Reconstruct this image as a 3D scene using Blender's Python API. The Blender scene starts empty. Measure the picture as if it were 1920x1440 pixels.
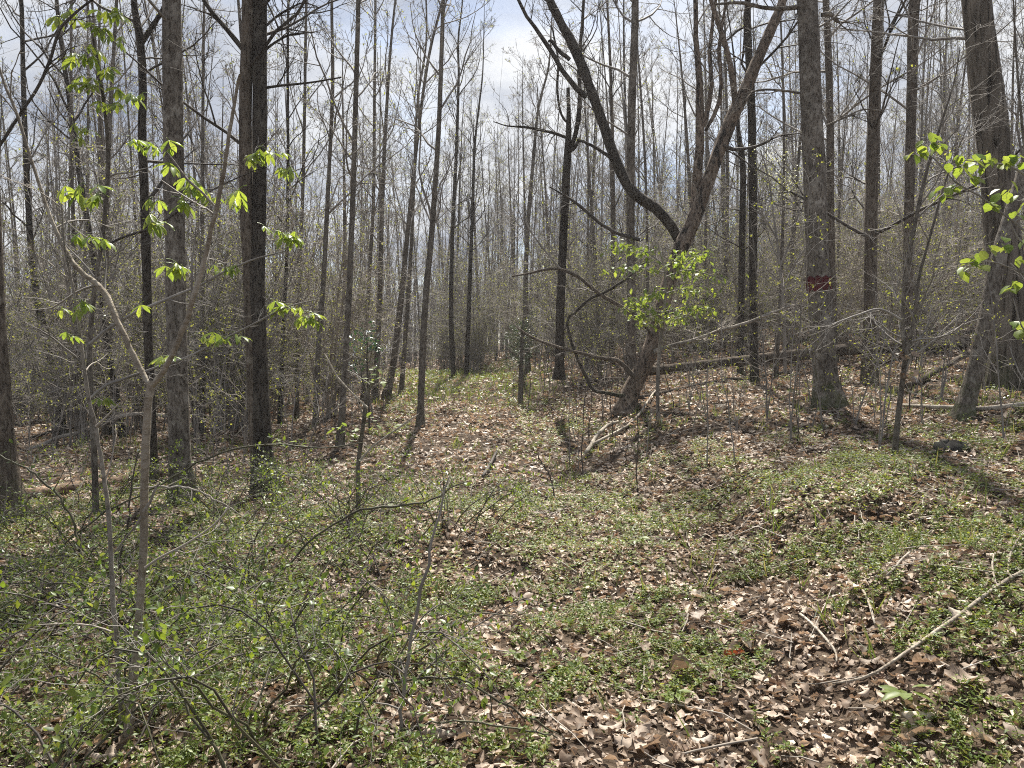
import bpy, math, random
import numpy as np
from mathutils import Vector, Matrix

SC = bpy.context.scene
C = SC.collection
rng = np.random.default_rng(11)
random.seed(5)
R_ = math.radians

# ------------------------------------------------------------------ camera, sky, sun, exposure
EYE = 1.65
F = 1440.0                    # focal length in pixels of the 1920 wide picture
PITCH = -R_(2.4)
cam_d = bpy.data.cameras.new('camera')
cam_d.sensor_width = 36.0
cam_d.lens = 36.0 * F / 1920.0
cam_d.clip_start = 0.05
cam_d.clip_end = 2000.0
cam = bpy.data.objects.new('camera', cam_d)
cam.location = (0, 0, EYE)
cam.rotation_euler = (R_(90) + PITCH, 0, 0)
C.objects.link(cam)
SC.camera = cam

SUN_EL, SUN_AZ = R_(57), R_(3)         # ahead of the camera, a little to the right
sun_vec = Vector((math.sin(SUN_AZ) * math.cos(SUN_EL), math.cos(SUN_AZ) * math.cos(SUN_EL), math.sin(SUN_EL)))
sd = bpy.data.lights.new('sun', 'SUN')
sd.energy = 5.0
sd.angle = R_(1.4)
sd.color = (1.0, 0.95, 0.86)
sun = bpy.data.objects.new('sun', sd)
sun.rotation_euler = sun_vec.to_track_quat('Z', 'Y').to_euler()
C.objects.link(sun)

W = bpy.data.worlds.new('World')
SC.world = W
W.use_nodes = True
wn, wl = W.node_tree.nodes, W.node_tree.links
wn.clear()


def wnode(t, **kw):
    n = wn.new(t)
    for k, v in kw.items():
        setattr(n, k, v)
    return n


def wmath(op, a, b=None, c=None):
    n = wn.new('ShaderNodeMath')
    n.operation = op
    for i, v in enumerate((a, b, c)):
        if v is None:
            continue
        if isinstance(v, (int, float)):
            n.inputs[i].default_value = v
        else:
            wl.new(v, n.inputs[i])
    return n.outputs[0]


sky = wnode('ShaderNodeTexSky', sky_type='NISHITA')
sky.sun_disc = False
sky.sun_elevation = SUN_EL
sky.sun_rotation = SUN_AZ
tc = wnode('ShaderNodeTexCoord')
sep = wnode('ShaderNodeSeparateXYZ')
wl.new(tc.outputs['Generated'], sep.inputs[0])
dz = wmath('ADD', wmath('MAXIMUM', sep.outputs[2], 0.0), 0.28)
comb = wnode('ShaderNodeCombineXYZ')
wl.new(wmath('DIVIDE', sep.outputs[0], dz), comb.inputs[0])
wl.new(wmath('DIVIDE', sep.outputs[1], dz), comb.inputs[1])
n1 = wnode('ShaderNodeTexNoise')
n1.inputs['Scale'].default_value = 1.7
n1.inputs['Detail'].default_value = 7
n1.inputs['Roughness'].default_value = 0.55
n1.inputs['Distortion'].default_value = 0.4
wl.new(comb.outputs[0], n1.inputs['Vector'])
mp = wnode('ShaderNodeMapping')
mp.inputs['Location'].default_value = (3.1, 7.7, 0)
wl.new(comb.outputs[0], mp.inputs['Vector'])
n2 = wnode('ShaderNodeTexNoise')
n2.inputs['Scale'].default_value = 1.15
n2.inputs['Detail'].default_value = 8
n2.inputs['Roughness'].default_value = 0.6
wl.new(mp.outputs[0], n2.inputs['Vector'])
cr1 = wnode('ShaderNodeValToRGB')       # cover
cr1.color_ramp.elements[0].position = 0.36
cr1.color_ramp.elements[0].color = (0, 0, 0, 1)
cr1.color_ramp.elements[1].position = 0.50
cr1.color_ramp.elements[1].color = (1, 1, 1, 1)
wl.new(n1.outputs['Fac'], cr1.inputs['Fac'])
cr2 = wnode('ShaderNodeValToRGB')       # thin bright cloud to thick blue grey cloud
cr2.color_ramp.elements[0].position = 0.40
cr2.color_ramp.elements[0].color = (2.0, 2.35, 3.15, 1)
cr2.color_ramp.elements[1].position = 0.60
cr2.color_ramp.elements[1].color = (6.0, 6.1, 6.25, 1)
wl.new(n2.outputs['Fac'], cr2.inputs['Fac'])
# thin cloud scatters sunlight forward: brighter towards the sun
dotn = wnode('ShaderNodeVectorMath', operation='DOT_PRODUCT')
wl.new(tc.outputs['Generated'], dotn.inputs[0])
dotn.inputs[1].default_value = sun_vec
glow = wmath('ADD', wmath('MULTIPLY', wmath('POWER', wmath('MAXIMUM', dotn.outputs['Value'], 0.0), 6.0), 0.42), 0.78)
cm = wnode('ShaderNodeMix', data_type='RGBA', blend_type='MULTIPLY')
cm.inputs['Factor'].default_value = 1.0
wl.new(cr2.outputs[0], cm.inputs['A'])
wl.new(glow, cm.inputs['B'])
mx = wnode('ShaderNodeMix', data_type='RGBA')
wl.new(wmath('ADD', wmath('MULTIPLY', cr1.outputs[0], 0.62), 0.36), mx.inputs['Factor'])
wl.new(sky.outputs[0], mx.inputs['A'])
wl.new(cm.outputs['Result'], mx.inputs['B'])
bg = wnode('ShaderNodeBackground')
bg.inputs['Strength'].default_value = 0.078
wl.new(mx.outputs['Result'], bg.inputs['Color'])
wo = wnode('ShaderNodeOutputWorld')
wl.new(bg.outputs[0], wo.inputs[0])

vs = SC.view_settings
vs.view_transform = 'Standard'
vs.look = 'None'
vs.exposure = 1.2
vs.gamma = 1.0
vs.use_curve_mapping = False
SC.render.engine = 'CYCLES'
SC.cycles.max_bounces = 6
SC.cycles.diffuse_bounces = 3
SC.cycles.transmission_bounces = 3
SC.cycles.use_denoising = False
SC.cycles.volume_bounces = 1
SC.cycles.filter_width = 1.05

# ------------------------------------------------------------------ materials


class NT:
    def __init__(s, name):
        s.m = bpy.data.materials.new(name)
        s.m.use_nodes = True
        s.n, s.l = s.m.node_tree.nodes, s.m.node_tree.links
        s.n.clear()
        s.out = s.n.new('ShaderNodeOutputMaterial')

    def node(s, t, **kw):
        n = s.n.new(t)
        for k, v in kw.items():
            setattr(n, k, v)
        return n

    def math(s, op, a, b=None):
        n = s.n.new('ShaderNodeMath')
        n.operation = op
        for i, v in enumerate((a, b)):
            if v is None:
                continue
            if isinstance(v, (int, float)):
                n.inputs[i].default_value = v
            else:
                s.l.new(v, n.inputs[i])
        return n.outputs[0]

    def noise(s, vec, scale, detail=4, rough=0.55, dist=0.0):
        n = s.n.new('ShaderNodeTexNoise')
        n.inputs['Scale'].default_value = scale
        n.inputs['Detail'].default_value = detail
        n.inputs['Roughness'].default_value = rough
        n.inputs['Distortion'].default_value = dist
        if vec is not None:
            s.l.new(vec, n.inputs['Vector'])
        return n.outputs['Fac']

    def ramp(s, fac, stops, interp='LINEAR'):
        n = s.n.new('ShaderNodeValToRGB')
        n.color_ramp.interpolation = interp
        e = n.color_ramp.elements
        e[0].position, e[0].color = stops[0][0], (*stops[0][1], 1)
        e[1].position, e[1].color = stops[-1][0], (*stops[-1][1], 1)
        for p, c in stops[1:-1]:
            k = e.new(p)
            k.color = (*c, 1)
        s.l.new(fac, n.inputs['Fac'])
        return n.outputs['Color']

    def mix(s, fac, a, b, bt='MIX'):
        n = s.n.new('ShaderNodeMix')
        n.data_type = 'RGBA'
        n.blend_type = bt
        for k, v in (('Factor', fac), ('A', a), ('B', b)):
            if isinstance(v, (int, float)):
                n.inputs[k].default_value = v
            elif isinstance(v, tuple):
                n.inputs[k].default_value = (*v, 1)
            else:
                s.l.new(v, n.inputs[k])
        return n.outputs['Result']

    def objvec(s, sx=1, sy=1, sz=1):
        t = s.n.new('ShaderNodeTexCoord')
        m = s.n.new('ShaderNodeMapping')
        m.inputs['Scale'].default_value = (sx, sy, sz)
        s.l.new(t.outputs['Object'], m.inputs['Vector'])
        return m.outputs[0]

    def principled(s, color, rough=0.8, bump=None, bstr=0.5, bdist=0.01, spec=0.3):
        p = s.n.new('ShaderNodeBsdfPrincipled')
        if isinstance(color, tuple):
            p.inputs['Base Color'].default_value = (*color, 1)
        else:
            s.l.new(color, p.inputs['Base Color'])
        p.inputs['Roughness'].default_value = rough
        p.inputs['Specular IOR Level'].default_value = spec
        if bump is not None:
            b = s.n.new('ShaderNodeBump')
            b.inputs['Strength'].default_value = bstr
            b.inputs['Distance'].default_value = bdist
            s.l.new(bump, b.inputs['Height'])
            s.l.new(b.outputs[0], p.inputs['Normal'])
        return p.outputs[0]

    def done(s, sh):
        s.l.new(sh, s.out.inputs['Surface'])
        return s.m


def bark(name, dark, mid, pale, furrow=26, lich=0.58, moss=0.0, patch=None, vs_=0.16):
    t = NT(name)
    v = t.objvec(1, 1, vs_)
    f = t.noise(v, furrow, 5, 0.6, 0.6)
    big = t.noise(t.objvec(1, 1, 0.6), 3.2, 4)
    fine = t.noise(t.objvec(1, 1, 0.5), 70, 3)
    col = t.ramp(f, [(0.36, dark), (0.52, mid), (0.72, tuple(0.5 * (a + b) for a, b in zip(mid, pale)))])
    blot = t.noise(t.objvec(1, 1, 0.8), 9.0, 5, 0.65)
    mask = t.ramp(blot, [(lich, (0, 0, 0)), (lich + 0.08, (1, 1, 1))])
    col = t.mix(t.math('MULTIPLY', mask, 0.65), col, pale)
    col = t.mix(1.0, col, t.ramp(big, [(0.32, (0.58, 0.56, 0.54)), (0.68, (1.28, 1.26, 1.22))]), 'MULTIPLY')
    if patch:
        pm = t.ramp(t.noise(t.objvec(1, 1, 0.35), 5.5, 4, 0.6, 0.5), [(0.57, (0, 0, 0)), (0.62, (1, 1, 1))])
        col = t.mix(pm, col, patch)
    if moss:
        ms = t.noise(t.objvec(), 6.0, 5, 0.6)
        tcn = t.n.new('ShaderNodeTexCoord')
        sp = t.n.new('ShaderNodeSeparateXYZ')
        t.l.new(tcn.outputs['Object'], sp.inputs[0])
        low = t.math('SUBTRACT', 0.9, t.math('MULTIPLY', sp.outputs[2], 0.9))
        m = t.ramp(t.math('ADD', t.math('MULTIPLY', low, 0.35), t.math('MULTIPLY', ms, 0.7)), [(0.52, (0, 0, 0)), (0.68, (1, 1, 1))])
        col = t.mix(t.math('MULTIPLY', m, moss), col, (0.055, 0.07, 0.022))
    h = t.math('ADD', f, t.math('MULTIPLY', fine, 0.35))
    return t.done(t.principled(col, 0.9, h, 0.9, 0.02, 0.15))


M = {}
M['bark_grey'] = bark('grey_bark', (0.062, 0.052, 0.044), (0.165, 0.145, 0.125), (0.33, 0.31, 0.28), 34, 0.53, 0.7, None, 0.38)
M['bark_brown'] = bark('brown_bark', (0.05, 0.04, 0.032), (0.135, 0.112, 0.092), (0.27, 0.245, 0.21), 36, 0.58, 0.5, None, 0.3)
M['bark_dark'] = bark('dark_bark', (0.022, 0.019, 0.017), (0.065, 0.056, 0.048), (0.17, 0.16, 0.14), 36, 0.58, 0.4, None, 0.28)
M['bark_deep'] = bark('deep_furrowed_bark', (0.03, 0.025, 0.02), (0.15, 0.13, 0.108), (0.27, 0.25, 0.22), 15, 0.64, 0.4, None, 0.10)
M['bark_cherry'] = bark('scaly_reddish_bark', (0.045, 0.036, 0.03), (0.19, 0.15, 0.122), (0.36, 0.31, 0.26), 26, 0.55, 0.0, (0.04, 0.034, 0.03), 0.4)
M['bark_smooth'] = bark('smooth_sapling_bark', (0.19, 0.16, 0.125), (0.28, 0.245, 0.20), (0.42, 0.39, 0.34), 18, 0.54, 0.0, None, 1.6)
M['bark_pale'] = bark('pale_sapling_bark', (0.16, 0.145, 0.125), (0.29, 0.265, 0.235), (0.44, 0.42, 0.38), 40, 0.56, 0.0, None, 0.5)
M['bark_slim'] = bark('slim_tree_bark', (0.075, 0.064, 0.054), (0.155, 0.138, 0.12), (0.28, 0.265, 0.24), 34, 0.56, 0.25, None, 0.4)
M['log_rot'] = bark('weathered_log_wood', (0.075, 0.05, 0.034), (0.24, 0.17, 0.12), (0.40, 0.32, 0.25), 14, 0.60, 0.0, None, 1.0)
M['log_dark'] = bark('dark_log_bark', (0.03, 0.024, 0.019), (0.10, 0.08, 0.062), (0.2, 0.18, 0.15), 14, 0.62, 0.0, None, 1.0)
M['wood_dull'] = bark('dull_dead_wood', (0.20, 0.165, 0.13), (0.34, 0.30, 0.25), (0.48, 0.44, 0.38), 40, 0.6, 0.0, None, 1.0)
M['wood_pale'] = bark('bleached_wood', (0.25, 0.21, 0.17), (0.45, 0.41, 0.35), (0.62, 0.58, 0.52), 30, 0.6, 0.0, None, 1.0)


def simple(name, stops, rough=0.8, scale=9):
    t = NT(name)
    col = t.ramp(t.noise(t.objvec(), scale, 4), stops)
    return t.done(t.principled(col, rough, spec=0.25))


M['twig'] = simple('twig_bark', [(0.35, (0.135, 0.12, 0.107)), (0.65, (0.32, 0.295, 0.265))], 0.75, 2.5)
M['twig_pale'] = simple('pale_twig_bark', [(0.35, (0.20, 0.17, 0.14)), (0.65, (0.40, 0.36, 0.31))], 0.7, 2.5)
M['twig_dark'] = simple('dark_twig_bark', [(0.35, (0.035, 0.029, 0.025)), (0.65, (0.10, 0.085, 0.072))], 0.75, 2.5)
M['cane'] = simple('briar_cane_skin', [(0.35, (0.045, 0.04, 0.028)), (0.65, (0.10, 0.095, 0.055))], 0.55, 6)
M['red_paint'] = bark('red_blaze_paint', (0.05, 0.018, 0.018), (0.105, 0.022, 0.026), (0.13, 0.06, 0.058), 34, 0.66, 0.0, None, 0.4)
M['stone'] = simple('dark_mossy_stone', [(0.3, (0.015, 0.014, 0.012)), (0.55, (0.05, 0.046, 0.04)), (0.7, (0.035, 0.045, 0.018))], 0.9, 14)


def leafmat(name, stops, trans, tmix=0.45, rough=0.42, gloss=0.12, objrand=False, damp=False):
    t = NT(name)
    g = t.n.new('ShaderNodeNewGeometry')
    r = g.outputs['Random Per Island']
    if objrand:
        oi = t.n.new('ShaderNodeObjectInfo')
        r = t.math('FRACT', t.math('ADD', r, oi.outputs['Random']))
    col = t.ramp(r, stops)
    col = t.mix(1.0, col, t.ramp(t.noise(t.objvec(), 60, 3), [(0.3, (0.7, 0.7, 0.7)), (0.7, (1.25, 1.25, 1.25))]), 'MULTIPLY')
    if damp:      # damp, rotting drifts among the dry leaves
        col = t.mix(1.0, col, t.ramp(t.noise(t.objvec(), 1.6, 5, 0.6), [(0.34, (0.55, 0.50, 0.46)), (0.52, (1.08, 1.06, 1.04))]), 'MULTIPLY')
    d = t.n.new('ShaderNodeBsdfDiffuse')
    t.l.new(col, d.inputs[0])
    tr = t.n.new('ShaderNodeBsdfTranslucent')
    t.l.new(t.mix(1.0, col, trans, 'MULTIPLY'), tr.inputs[0])
    m1 = t.n.new('ShaderNodeMixShader')
    m1.inputs[0].default_value = tmix
    t.l.new(d.outputs[0], m1.inputs[1])
    t.l.new(tr.outputs[0], m1.inputs[2])
    gl = t.n.new('ShaderNodeBsdfGlossy')
    gl.inputs['Roughness'].default_value = rough
    gl.inputs[0].default_value = (0.9, 0.92, 0.9, 1)
    fr = t.n.new('ShaderNodeFresnel')
    fr.inputs[0].default_value = 1.4
    m2 = t.n.new('ShaderNodeMixShader')
    t.l.new(t.math('MULTIPLY', t.math('ADD', fr.outputs[0], 0.02), gloss * 5), m2.inputs[0])
    t.l.new(m1.outputs[0], m2.inputs[1])
    t.l.new(gl.outputs[0], m2.inputs[2])
    return t.done(m2.outputs[0])


DRY = [(0.0, (0.10, 0.072, 0.053)), (0.16, (0.22, 0.165, 0.125)), (0.36, (0.35, 0.28, 0.22)), (0.55, (0.45, 0.37, 0.30)),
       (0.75, (0.55, 0.47, 0.385)), (0.87, (0.17, 0.11, 0.078)), (0.95, (0.64, 0.57, 0.49)), (1.0, (0.27, 0.15, 0.09))]
M['dry'] = leafmat('dry_brown_leaf', DRY, (1.0, 0.78, 0.58), 0.28, 0.55, 0.05, damp=True)
M['dry_big'] = leafmat('large_dry_leaf', DRY, (1.0, 0.78, 0.58), 0.28, 0.55, 0.05, True)
M['dry_orange'] = leafmat('rust_orange_leaf', [(0, (0.24, 0.062, 0.02)), (1, (0.30, 0.085, 0.028))], (1.2, 0.8, 0.6), 0.35)
M['ground_leaf'] = leafmat('low_green_leaf', [(0, (0.06, 0.10, 0.02)), (0.5, (0.125, 0.18, 0.03)), (0.85, (0.18, 0.215, 0.04)), (1, (0.21, 0.20, 0.05))],
                           (2.3, 2.1, 0.9), 0.5, 0.42, 0.06)
M['briar_leaf'] = leafmat('briar_leaf', [(0, (0.045, 0.08, 0.02)), (0.6, (0.10, 0.15, 0.028)), (1, (0.165, 0.20, 0.042))], (2.3, 2.1, 0.9), 0.48, 0.38, 0.07)
M['spring_leaf'] = leafmat('fresh_spring_leaf', [(0, (0.13, 0.20, 0.045)), (1, (0.23, 0.28, 0.085))], (1.9, 1.8, 0.7), 0.52, 0.4, 0.06, True)
M['bud_leaf'] = leafmat('opening_bud_leaf', [(0, (0.17, 0.20, 0.05)), (1, (0.27, 0.28, 0.09))], (2.0, 1.9, 1.0), 0.5, 0.5, 0.015)
M['blossom'] = leafmat('white_blossom', [(0, (0.55, 0.55, 0.45)), (1, (0.7, 0.7, 0.6))], (1, 1, .9), 0.4, 0.4, 0.05)
M['dark_leaf'] = leafmat('evergreen_leaf', [(0, (0.025, 0.07, 0.03)), (1, (0.05, 0.11, 0.045))], (1.6, 1.8, 1.0), 0.35, 0.3, 0.18)
M['needle'] = leafmat('cedar_needle', [(0, (0.025, 0.05, 0.022)), (1, (0.05, 0.08, 0.03))], (1.5, 1.7, 1.0), 0.3, 0.5, 0.06)
M['grass'] = leafmat('path_grass', [(0, (0.085, 0.12, 0.03)), (0.7, (0.14, 0.175, 0.05)), (1, (0.26, 0.22, 0.11))], (1.8, 1.8, 1.0), 0.4, 0.45, 0.08)


def floor_mat():  # soil colours darkened overall, painting in the shadow gaps between leaf curls
    t = NT('leaf_strewn_soil')
    v = t.objvec()
    vo = t.n.new('ShaderNodeTexVoronoi')
    vo.inputs['Scale'].default_value = 11
    t.l.new(v, vo.inputs['Vector'])
    ds = t.n.new('ShaderNodeTexVoronoi')
    ds.inputs['Scale'].default_value = 24
    t.l.new(v, ds.inputs['Vector'])
    sp = t.n.new('ShaderNodeSeparateColor')
    t.l.new(vo.outputs['Color'], sp.inputs[0])
    c1 = t.ramp(sp.outputs[0], [(0.0, (0.025, 0.016, 0.011)), (0.3, (0.06, 0.042, 0.03)), (0.7, (0.12, 0.09, 0.065)), (1.0, (0.22, 0.17, 0.125))])
    soil = t.ramp(t.noise(v, 30, 5), [(0.3, (0.022, 0.016, 0.011)), (0.7, (0.055, 0.04, 0.028))])
    col = t.mix(t.ramp(t.noise(v, 1.4, 5), [(0.36, (0.15, 0.15, 0.15)), (0.6, (0.85, 0.85, 0.85))]), soil, c1)
    h = t.math('ADD', t.math('MULTIPLY', ds.outputs['Distance'], 0.7), t.noise(v, 45, 4))
    return t.done(t.principled(col, 0.95, h, 0.9, 0.03, 0.1))


M['floor'] = floor_mat()

# ------------------------------------------------------------------ terrain function and picture rays
_tab = np.random.default_rng(3).random((256, 256))


def vn(x, y, s=0):
    x = np.asarray(x, float) + s * 17.31
    y = np.asarray(y, float) + s * 9.77
    xi, yi = np.floor(x).astype(int), np.floor(y).astype(int)
    fx, fy = x - xi, y - yi
    fx, fy = fx * fx * (3 - 2 * fx), fy * fy * (3 - 2 * fy)
    a, b = _tab[xi & 255, yi & 255], _tab[(xi + 1) & 255, yi & 255]
    c, d = _tab[xi & 255, (yi + 1) & 255], _tab[(xi + 1) & 255, (yi + 1) & 255]
    return (a * (1 - fx) + b * fx) * (1 - fy) + (c * (1 - fx) + d * fx) * fy


def sst(a, b, x):
    t = np.clip((np.asarray(x, float) - a) / (b - a), 0, 1)
    return t * t * (3 - 2 * t)


def xc(y):                       # centre line of the old track
    return np.interp(y, [-20, 3, 8, 12, 20, 27, 35, 50, 80], [0, 0.1, 0.0, -0.35, -1.0, -2.1, -5.0, -12, -28])


def gh(x, y):
    x = np.asarray(x, float)
    y = np.asarray(y, float)
    u = x - xc(y)
    z = np.interp(y, [-100, 4, 8, 12, 20, 27, 35, 60, 140, 500], [0, 0, 0.03, 0.15, 0.5, 0.86, 0.70, 0.1, -1.0, -2])
    ru = np.maximum(u - 1.3, 0)
    z = z + 0.26 * sst(1.1, 2.6, u) + 0.12 * 50 * (1 - np.exp(-ru / 50))
    lu = np.maximum(-u - 1.8, 0)
    z = z - (0.04 + 0.09 * sst(8, 25, y)) * 30 * (1 - np.exp(-lu / 30))
    # eroded little bank on the right
    q = np.exp(-(((x - 2.9) / 1.1) ** 2 + ((y - 6.35) / 0.9) ** 2))
    z = z + 0.09 * sst(0.25, 0.7, q)
    near = np.exp(-np.maximum(y - 30, 0) / 30)
    z = z + near * (0.16 * (vn(x / 2.3, y / 2.3, 1) - 0.5) + 0.10 * (vn(x / 0.8, y / 0.8, 2) - 0.5) + 0.06 * (vn(x / 0.27, y / 0.27, 3) - 0.5))
    return z


def ray(px, py):
    u, w = (px - 960) / F, -(py - 720) / F
    c, s = math.cos(PITCH), math.sin(PITCH)
    return np.array([u, c - s * w, s + c * w])


def pt(px, py, Y):               # the point at forward distance Y seen at that pixel
    d = ray(px, py)
    p = d * (Y / d[1])
    p[2] += EYE
    return p


def hit(px, py, far=60.0):       # where the line of sight meets the ground
    d = ray(px, py)
    t = np.arange(1.2, far, 0.02)
    z = EYE + t * d[2] - gh(t * d[0], t * d[1])
    k = np.argmax(z < 0) if (z < 0).any() else len(t) - 1
    p = d * t[k]
    return np.array([p[0], p[1], float(gh(p[0], p[1]))])


# ------------------------------------------------------------------ mesh tools
class Geo:
    def __init__(s):
        s.v, s.f, s.n = [], [], 0

    def add(s, v, f):
        v = np.asarray(v, float).reshape(-1, 3)
        s.f.append(np.asarray(f) + s.n)
        s.v.append(v)
        s.n += len(v)
        return s

    def verts(s):
        return np.concatenate(s.v) if s.v else np.zeros((0, 3))


def mesh(name, geo, mat, loc=(0, 0, 0), smooth=True):
    me = bpy.data.meshes.new(name)
    v = geo.verts() - np.asarray(loc, float)
    me.vertices.add(len(v))
    me.vertices.foreach_set('co', v.astype(np.float32).ravel())
    fl = [f for f in geo.f if len(f)]
    loops = np.concatenate([f.ravel() for f in fl]).astype(np.int32)
    tot = np.concatenate([np.full(len(f), f.shape[1]) for f in fl]).astype(np.int32)
    start = np.concatenate([[0], np.cumsum(tot)[:-1]]).astype(np.int32)
    me.loops.add(len(loops))
    me.polygons.add(len(tot))
    me.polygons.foreach_set('loop_start', start)
    me.polygons.foreach_set('loop_total', tot)
    me.loops.foreach_set('vertex_index', loops)
    if smooth:
        me.polygons.foreach_set('use_smooth', np.ones(len(tot), bool))
    me.materials.append(mat)
    me.update(calc_edges=True)
    return me


def obj(name, geo, mat, parent=None, loc=(0, 0, 0), smooth=True, kind=None, label=None):
    """one mesh object; loc = origin in world, also subtracted from the vertices (parent's origin when there is a parent)"""
    if parent is not None:
        o = bpy.data.objects.new(name, mesh(name, geo, mat, parent['_o'], smooth))
        o.parent = parent
    else:
        o = bpy.data.objects.new(name, mesh(name, geo, mat, loc, smooth))
        o.location = loc
    C.objects.link(o)
    if kind:
        o['kind'] = kind
    if label:
        o['label'] = label
    return o


def tag(o, label, cat, group=None):
    o['label'], o['category'] = label, cat
    if group:
        o['group'] = group
    return o


def thing(name, loc, label, cat, group=None):
    o = bpy.data.objects.new(name, None)
    o.empty_display_size = 0.1
    o.location = [float(a) for a in loc]
    o['_o'] = [float(a) for a in loc]
    C.objects.link(o)
    return tag(o, label, cat, group)


def cr(pts, n):                  # smooth resampling of a polyline of any width of columns
    p = np.asarray(pts, float)
    if len(p) == 2:
        t = np.linspace(0, 1, n)[:, None]
        return p[0] * (1 - t) + p[1] * t
    q = np.vstack([2 * p[0] - p[1], p, 2 * p[-1] - p[-2]])
    seg = np.linalg.norm(np.diff(p[:, :3], axis=0), axis=1)
    cum = np.concatenate([[0], np.cumsum(seg)])
    s = np.linspace(0, cum[-1], n)
    i = np.clip(np.searchsorted(cum, s, 'right') - 1, 0, len(p) - 2)
    t = ((s - cum[i]) / np.maximum(seg[i], 1e-9))[:, None]
    a, b, c, d = q[i], q[i + 1], q[i + 2], q[i + 3]
    r = 0.5 * (2 * b + (c - a) * t + (2 * a - 5 * b + 4 * c - d) * t ** 2 + (3 * b - a - 3 * c + d) * t ** 3)
    return r


def nrm(a):
    return a / np.maximum(np.linalg.norm(a, axis=-1, keepdims=True), 1e-9)


def tubes(geo, P, R, sides, mod=None, cap=False):
    """P (N,p,3), R (N,p)"""
    P = np.asarray(P, float)
    R = np.asarray(R, float)
    if P.ndim == 2:
        P, R = P[None], R[None]
    if cap:
        P = np.concatenate([P[:, :1], P, P[:, -1:]], 1)
        R = np.concatenate([R[:, :1] * 0.01, R, R[:, -1:] * 0.01], 1)
        if mod is not None:
            mod = np.concatenate([mod[:, :1], mod, mod[:, -1:]], 1)
    N, p, _ = P.shape
    T = nrm(np.gradient(P, axis=1))
    if cap:
        T[:, 0], T[:, -1] = T[:, 2], T[:, -3]
        T[:, 1], T[:, -2] = T[:, 2], T[:, -3]
    mean = nrm(P[:, -1] - P[:, 0])
    ref = np.where(np.abs(mean[:, 2:3]) < 0.8, np.array([[0, 0, 1.0]]), np.array([[0.13, 0.99, 0]]))
    U = nrm(ref[:, None] - (ref[:, None] * T).sum(-1, keepdims=True) * T)
    V = np.cross(T, U)
    a = np.linspace(0, 2 * np.pi, sides, endpoint=False)
    rr = R[:, :, None] if mod is None else R[:, :, None] * mod
    ring = P[:, :, None] + rr[..., None] * (np.cos(a)[None, None, :, None] * U[:, :, None] + np.sin(a)[None, None, :, None] * V[:, :, None])
    k = np.arange(sides)
    k2 = (k + 1) % sides
    base = (np.arange(N)[:, None, None] * p + np.arange(p - 1)[None, :, None]) * sides
    f = np.stack([base + k, base + k2, base + sides + k2, base + sides + k], -1).reshape(-1, 4)
    return geo.add(ring, f)


def knobbly(P, sides, amp, flare=0.0, seed=0, fz=3.0):
    """radius factors for a trunk: furrow lumps and root flare at the first points"""
    p = len(P)
    a = np.linspace(0, 2 * np.pi, sides, endpoint=False)
    h = np.concatenate([[0], np.cumsum(np.linalg.norm(np.diff(P, axis=0), axis=1))])
    A, H = np.meshgrid(a, h)
    m = 1 + amp * 2 * (vn(3 * np.cos(A) + seed * 3.3, 3 * np.sin(A) + H * fz, seed) - 0.5) + amp * (vn(9 * np.cos(A), 9 * np.sin(A) + H * fz * 3, seed + 4) - 0.5)
    if flare:
        m = m + flare * np.exp(-H / 0.16) * (0.65 + 0.5 * np.cos(A * 5 + seed))
    return m[None]


def spawn(P, R, k, t0, t1, l0, l1, a0, a1, n, up, wig, rr, rmin=0.0042, abslen=False):
    N, p, _ = P.shape
    idx = np.repeat(np.arange(N), k)
    m = len(idx)
    t = rng.uniform(t0, t1, m)
    f = t * (p - 1)
    i = np.minimum(f.astype(int), p - 2)
    w = (f - i)[:, None]
    pos = P[idx, i] * (1 - w) + P[idx, i + 1] * w
    tan = nrm(P[idx, i + 1] - P[idx, i])
    rad = R[idx, i] * (1 - w[:, 0]) + R[idx, i + 1] * w[:, 0]
    v = rng.normal(size=(m, 3))
    v = nrm(v - (v * tan).sum(1, keepdims=True) * tan)
    a = rng.uniform(a0, a1, m)[:, None]
    d = tan * np.cos(a) + v * np.sin(a)
    plen = np.linalg.norm(np.diff(P, axis=1), axis=2).sum(1)[idx]
    L = rng.uniform(l0, l1, m) * (1 if abslen else plen * (1.15 - 0.65 * t))
    out = np.empty((m, n, 3))
    out[:, 0] = pos
    st = (L / (n - 1))[:, None]
    for j in range(1, n):
        d = nrm(d + np.array([0, 0, up]) / n + rng.normal(size=(m, 3)) * wig)
        out[:, j] = out[:, j - 1] + d * st
    r0 = np.maximum(np.minimum(rad * rr, 0.006 + L * 0.0085), rmin)
    r = np.maximum(r0[:, None] * np.linspace(1, 0.3, n)[None], rmin * 0.55)
    return out, r


TEMPL = {}


def strip_template(name, stations, cols):
    vs_, ws = zip(*stations)
    us = np.linspace(-1, 1, cols + 1)
    uv = np.array([[u * w, v, u] for v, w in stations for u in us])
    n = cols + 1
    f = [[i * n + j, i * n + j + 1, (i + 1) * n + j + 1, (i + 1) * n + j] for i in range(len(stations) - 1) for j in range(cols)]
    TEMPL[name] = (uv, np.array(f))


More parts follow.
